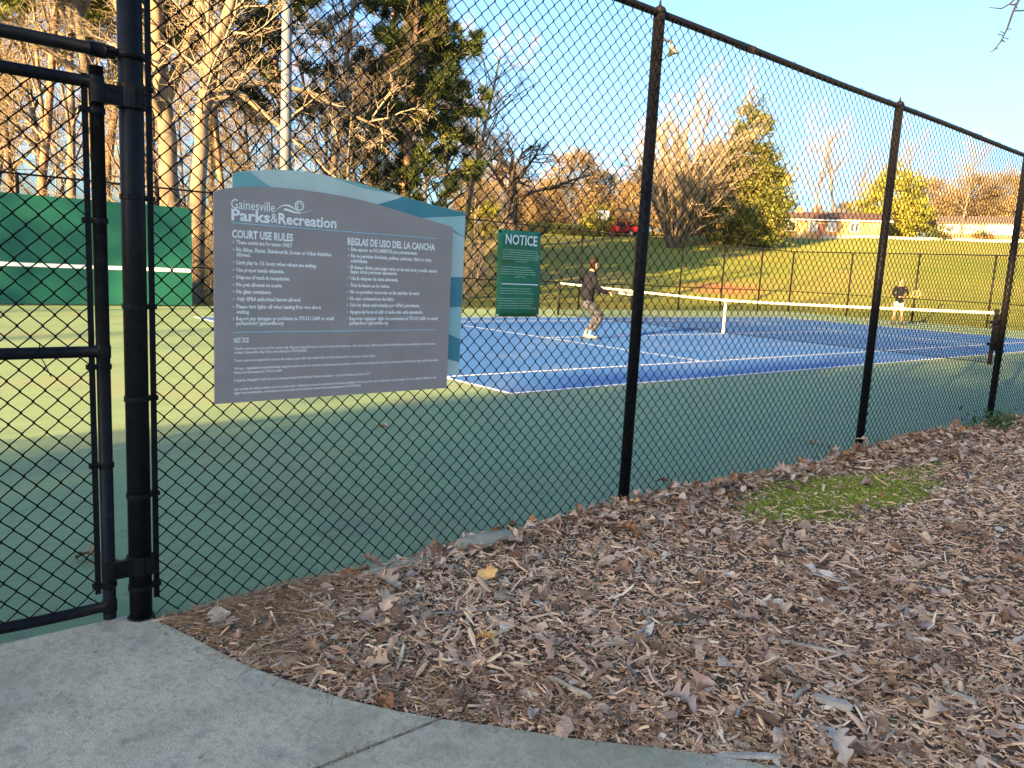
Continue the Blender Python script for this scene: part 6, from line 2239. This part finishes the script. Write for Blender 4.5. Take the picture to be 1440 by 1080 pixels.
for k, (x, y) in enumerate(sample_mulch(60, np.random.default_rng(66), 11.9)):
    L = tr_.uniform(0.10, 0.30)
    n = 7
    rg = np.random.default_rng(300 + k)
    pts = [(L * (i / (n - 1) - 0.5), rg.normal(0, L * 0.014) + 0.05 * L * math.sin(i * 0.9 + k), rg.normal(0, 0.002) + 0.004) for i in range(n)]
    r = tr_.uniform(0.0018, 0.0042)
    o = link('twig', MB().tube(pts, np.linspace(r, r * 0.5, n), 6).mesh('twig', True), M_STICK if tr_.random() < 0.5 else M_STICKT, mulch)
    o.location = (x, y, float(mulch_z(np.array(x), np.array(y))) + tr_.uniform(0.012, 0.028))
    o.rotation_euler = (0, tr_.gauss(0, 0.08), tr_.uniform(0, 6.28))

# ---- edging stone half buried at the foot of the fence
M_STONE = pmat('mossy_edging_stone', (0.24, 0.205, 0.135), (0.40, 0.345, 0.245), 14, 0.9, detail=8, bump=0.006, bscale=40, two=((0.10, 0.14, 0.06), 5, 0.5, 0.68))
def edging(label, x, y0, y1, zt):
    prof = [(-0.055, -0.05), (0.055, -0.05), (0.058, zt - 0.03), (0.045, zt - 0.008), (0.02, zt), (-0.02, zt), (-0.045, zt - 0.01), (-0.055, zt - 0.03)]
    n, k = len(prof), 12
    rg = np.random.default_rng(int(abs(y0) * 100))
    v, q = [], []
    for j in range(k):
        f = j / (k - 1)
        s = 1.0 - 0.25 * max(0, abs(2 * f - 1) - 0.75) * 4
        for (a, b) in prof:
            v.append((x + a * s + rg.normal(0, .0015), y0 + (y1 - y0) * f, b * (s if b > 0 else 1) + rg.normal(0, .0015)))
    for j in range(k - 1):
        for i in range(n):
            q.append((j * n + i, j * n + (i + 1) % n, (j + 1) * n + (i + 1) % n, (j + 1) * n + i))
    v += [(x, y0, 0.0), (x, y1, 0.0)]
    t = [(k * n, (i + 1) % n, i) for i in range(n)] + [(k * n + 1, (k - 1) * n + i, (k - 1) * n + (i + 1) % n) for i in range(n)]
    o = link('edging_stone', mesh_arrays('edging_stone', v, q, t, True), M_STONE)
    tag(o, label, 'edging stone')
edging('rounded mossy concrete edging stone half buried below the green notice', 9.262, -15.38, -15.02, 0.085)
edging('low mossy edging stone sunk in leaves left of the rounded one', 9.262, -15.90, -15.44, 0.042)

# ---- moss
rg = np.random.default_rng(31)
n = 60000
x = rg.uniform(9.25, 10.5, n)
y = rg.uniform(-13.9, -10.6, n)
k = (moss_mask(x, y) > rg.uniform(0.05, 1, n))
x, y = x[k], y[k]
z = mulch_z(x, y)
n = len(x)
h = rg.uniform(0.004, 0.016, n)
a = rg.uniform(0, 6.28, n)
ln = rg.normal(0, 0.5, (n, 2)) * h[:, None]
w_ = rg.uniform(0.002, 0.005, n)
v = np.stack([np.stack([x - np.cos(a) * w_, y - np.sin(a) * w_, z - 0.003], 1), np.stack([x + np.cos(a) * w_, y + np.sin(a) * w_, z - 0.003], 1), np.stack([x + ln[:, 0], y + ln[:, 1], z + h], 1)], 1).reshape(-1, 3)
M_MOSS = tint_mat('green_moss', [(0.0, (0.14, 0.185, 0.018)), (0.6, (0.29, 0.36, 0.028)), (1.0, (0.46, 0.48, 0.09))], 0.85)
big = 0.5 + 0.5 * np.sin(5 * x + 3 * y) * np.sin(4 * y - 6 * x)
mo = link('moss', mesh_arrays('moss', v, None, np.arange(n * 3).reshape(-1, 3), tint=np.clip(0.25 * big + rg.uniform(0, 0.75, n), 0, 1)), M_MOSS)
tag(mo, 'bright green patch of moss in the mulch near the second fence post', 'moss', kind='stuff')

# ---- little green weed at the foot of the last post in view
wd_ = thing('weed', 'small dark green weed at the foot of the last fence post in view', 'plant', (9.34, -8.45, 0.02))
rg = np.random.default_rng(12)
M_WEED = tint_mat('weed_leaves', [(0.0, (0.020, 0.055, 0.018)), (1.0, (0.06, 0.13, 0.03))], 0.6)
v, q, tn = leaf_quads(rg, rg.normal(0, 1, (130, 3)) * np.array([0.10, 0.16, 0.05]) + np.array([0, 0, 0.09]), 2, 0.028, 0.01)
link('leaves', mesh_arrays('leaves', v, q, None, tint=tn), M_WEED, wd_)
T = Tubes()
for i in range(14):
    a = i * 2.4
    T.add([(0, 0, 0), (0.06 * math.cos(a), 0.10 * math.sin(a), 0.09), (0.12 * math.cos(a), 0.2 * math.sin(a), 0.12)], 0.003, 4)
link('stems', T.mesh('stems'), M_WEED, wd_)

# ---- bare twig hanging into the sky at the top corner
tw = thing('hanging_branch', 'bare budding twig hanging into the sky at the top right corner', 'branch', (10.8, -12.9, 3.4))
M_TWN = pmat('shaded_grey_twig', (0.022, 0.020, 0.022), (0.04, 0.036, 0.038), 20, 0.8)  # shade painted into the colour, since the sun reaches the twig here
T = Tubes()
T.add([(11.9, -11.6, 4.6), (11.2, -12.4, 3.7), (10.85, -13.0, 3.1), (10.72, -13.28, 2.84)], (0.014, 0.010, 0.007, 0.005), 7)
T.add([(11.2, -12.4, 3.7), (10.8, -12.9, 3.25), (10.45, -13.35, 2.95), (10.27, -13.5, 2.86), (10.235, -13.54, 2.845), (10.215, -13.55, 2.853)], (0.010, 0.008, 0.006, 0.0045, 0.0035, 0.002), 6)
part('bough', T.mesh('bough'), M_TWN, tw)
T = Tubes()
T.add([(10.72, -13.28, 2.84), (10.705, -13.325, 2.74), (10.692, -13.335, 2.66), (10.672, -13.342, 2.60), (10.650, -13.350, 2.565), (10.638, -13.355, 2.562)], (0.006, 0.005, 0.0045, 0.0036, 0.003, 0.002), 6)
T.add([(10.72, -13.28, 2.84), (10.69, -13.33, 2.775), (10.66, -13.345, 2.755), (10.61, -13.365, 2.765)], (0.005, 0.0042, 0.0035, 0.002), 5)
T.add([(10.705, -13.325, 2.74), (10.76, -13.30, 2.735), (10.82, -13.26, 2.74)], (0.0045, 0.0036, 0.003), 5)
rg = np.random.default_rng(3)
path = np.array([(10.71, -13.31, 2.78), (10.705, -13.325, 2.74), (10.692, -13.335, 2.66), (10.672, -13.342, 2.60), (10.650, -13.350, 2.565)])
for i in range(11):
    f = rg.uniform(0, 4)
    p = np.array([np.interp(f, range(5), path[:, c]) for c in range(3)])
    s = rg.choice((-1, 1))
    e = p + np.array([0.64, 0.77, 0.0]) * s * rg.uniform(0.012, 0.03) + np.array([0, 0, rg.uniform(-0.01, 0.012)])
    T.add([p, (p + e) / 2 + np.array([0, 0, 0.002]), e], (0.0024, 0.0022, 0.003), 5)
part('twigs', T.mesh('twigs'), M_TWN, tw)

# ---- dark gate lock box clamped behind the last post
lk = thing('lock_box', 'black steel box strapped behind the last fence post in view', 'box', (9.10, -7.86, 0.9))
bevel(part('housing', MB().box((9.035, -7.995, 0.80), (9.105, -7.79, 1.20)).mesh('housing'), M_BLACK, lk), 0.008, 2)
part('strap', MB().box((9.03, -8.09, 1.10), (9.112, -7.996, 1.13)).box((9.03, -8.09, 0.86), (9.112, -7.996, 0.89)).mesh('strap'), M_BLACK, lk)
part('handle', MB().tube([(9.05, -7.785, 0.95), (9.05, -7.73, 0.95), (9.05, -7.73, 0.82)], 0.012, 8).mesh('handle', True), M_BLACK, lk)
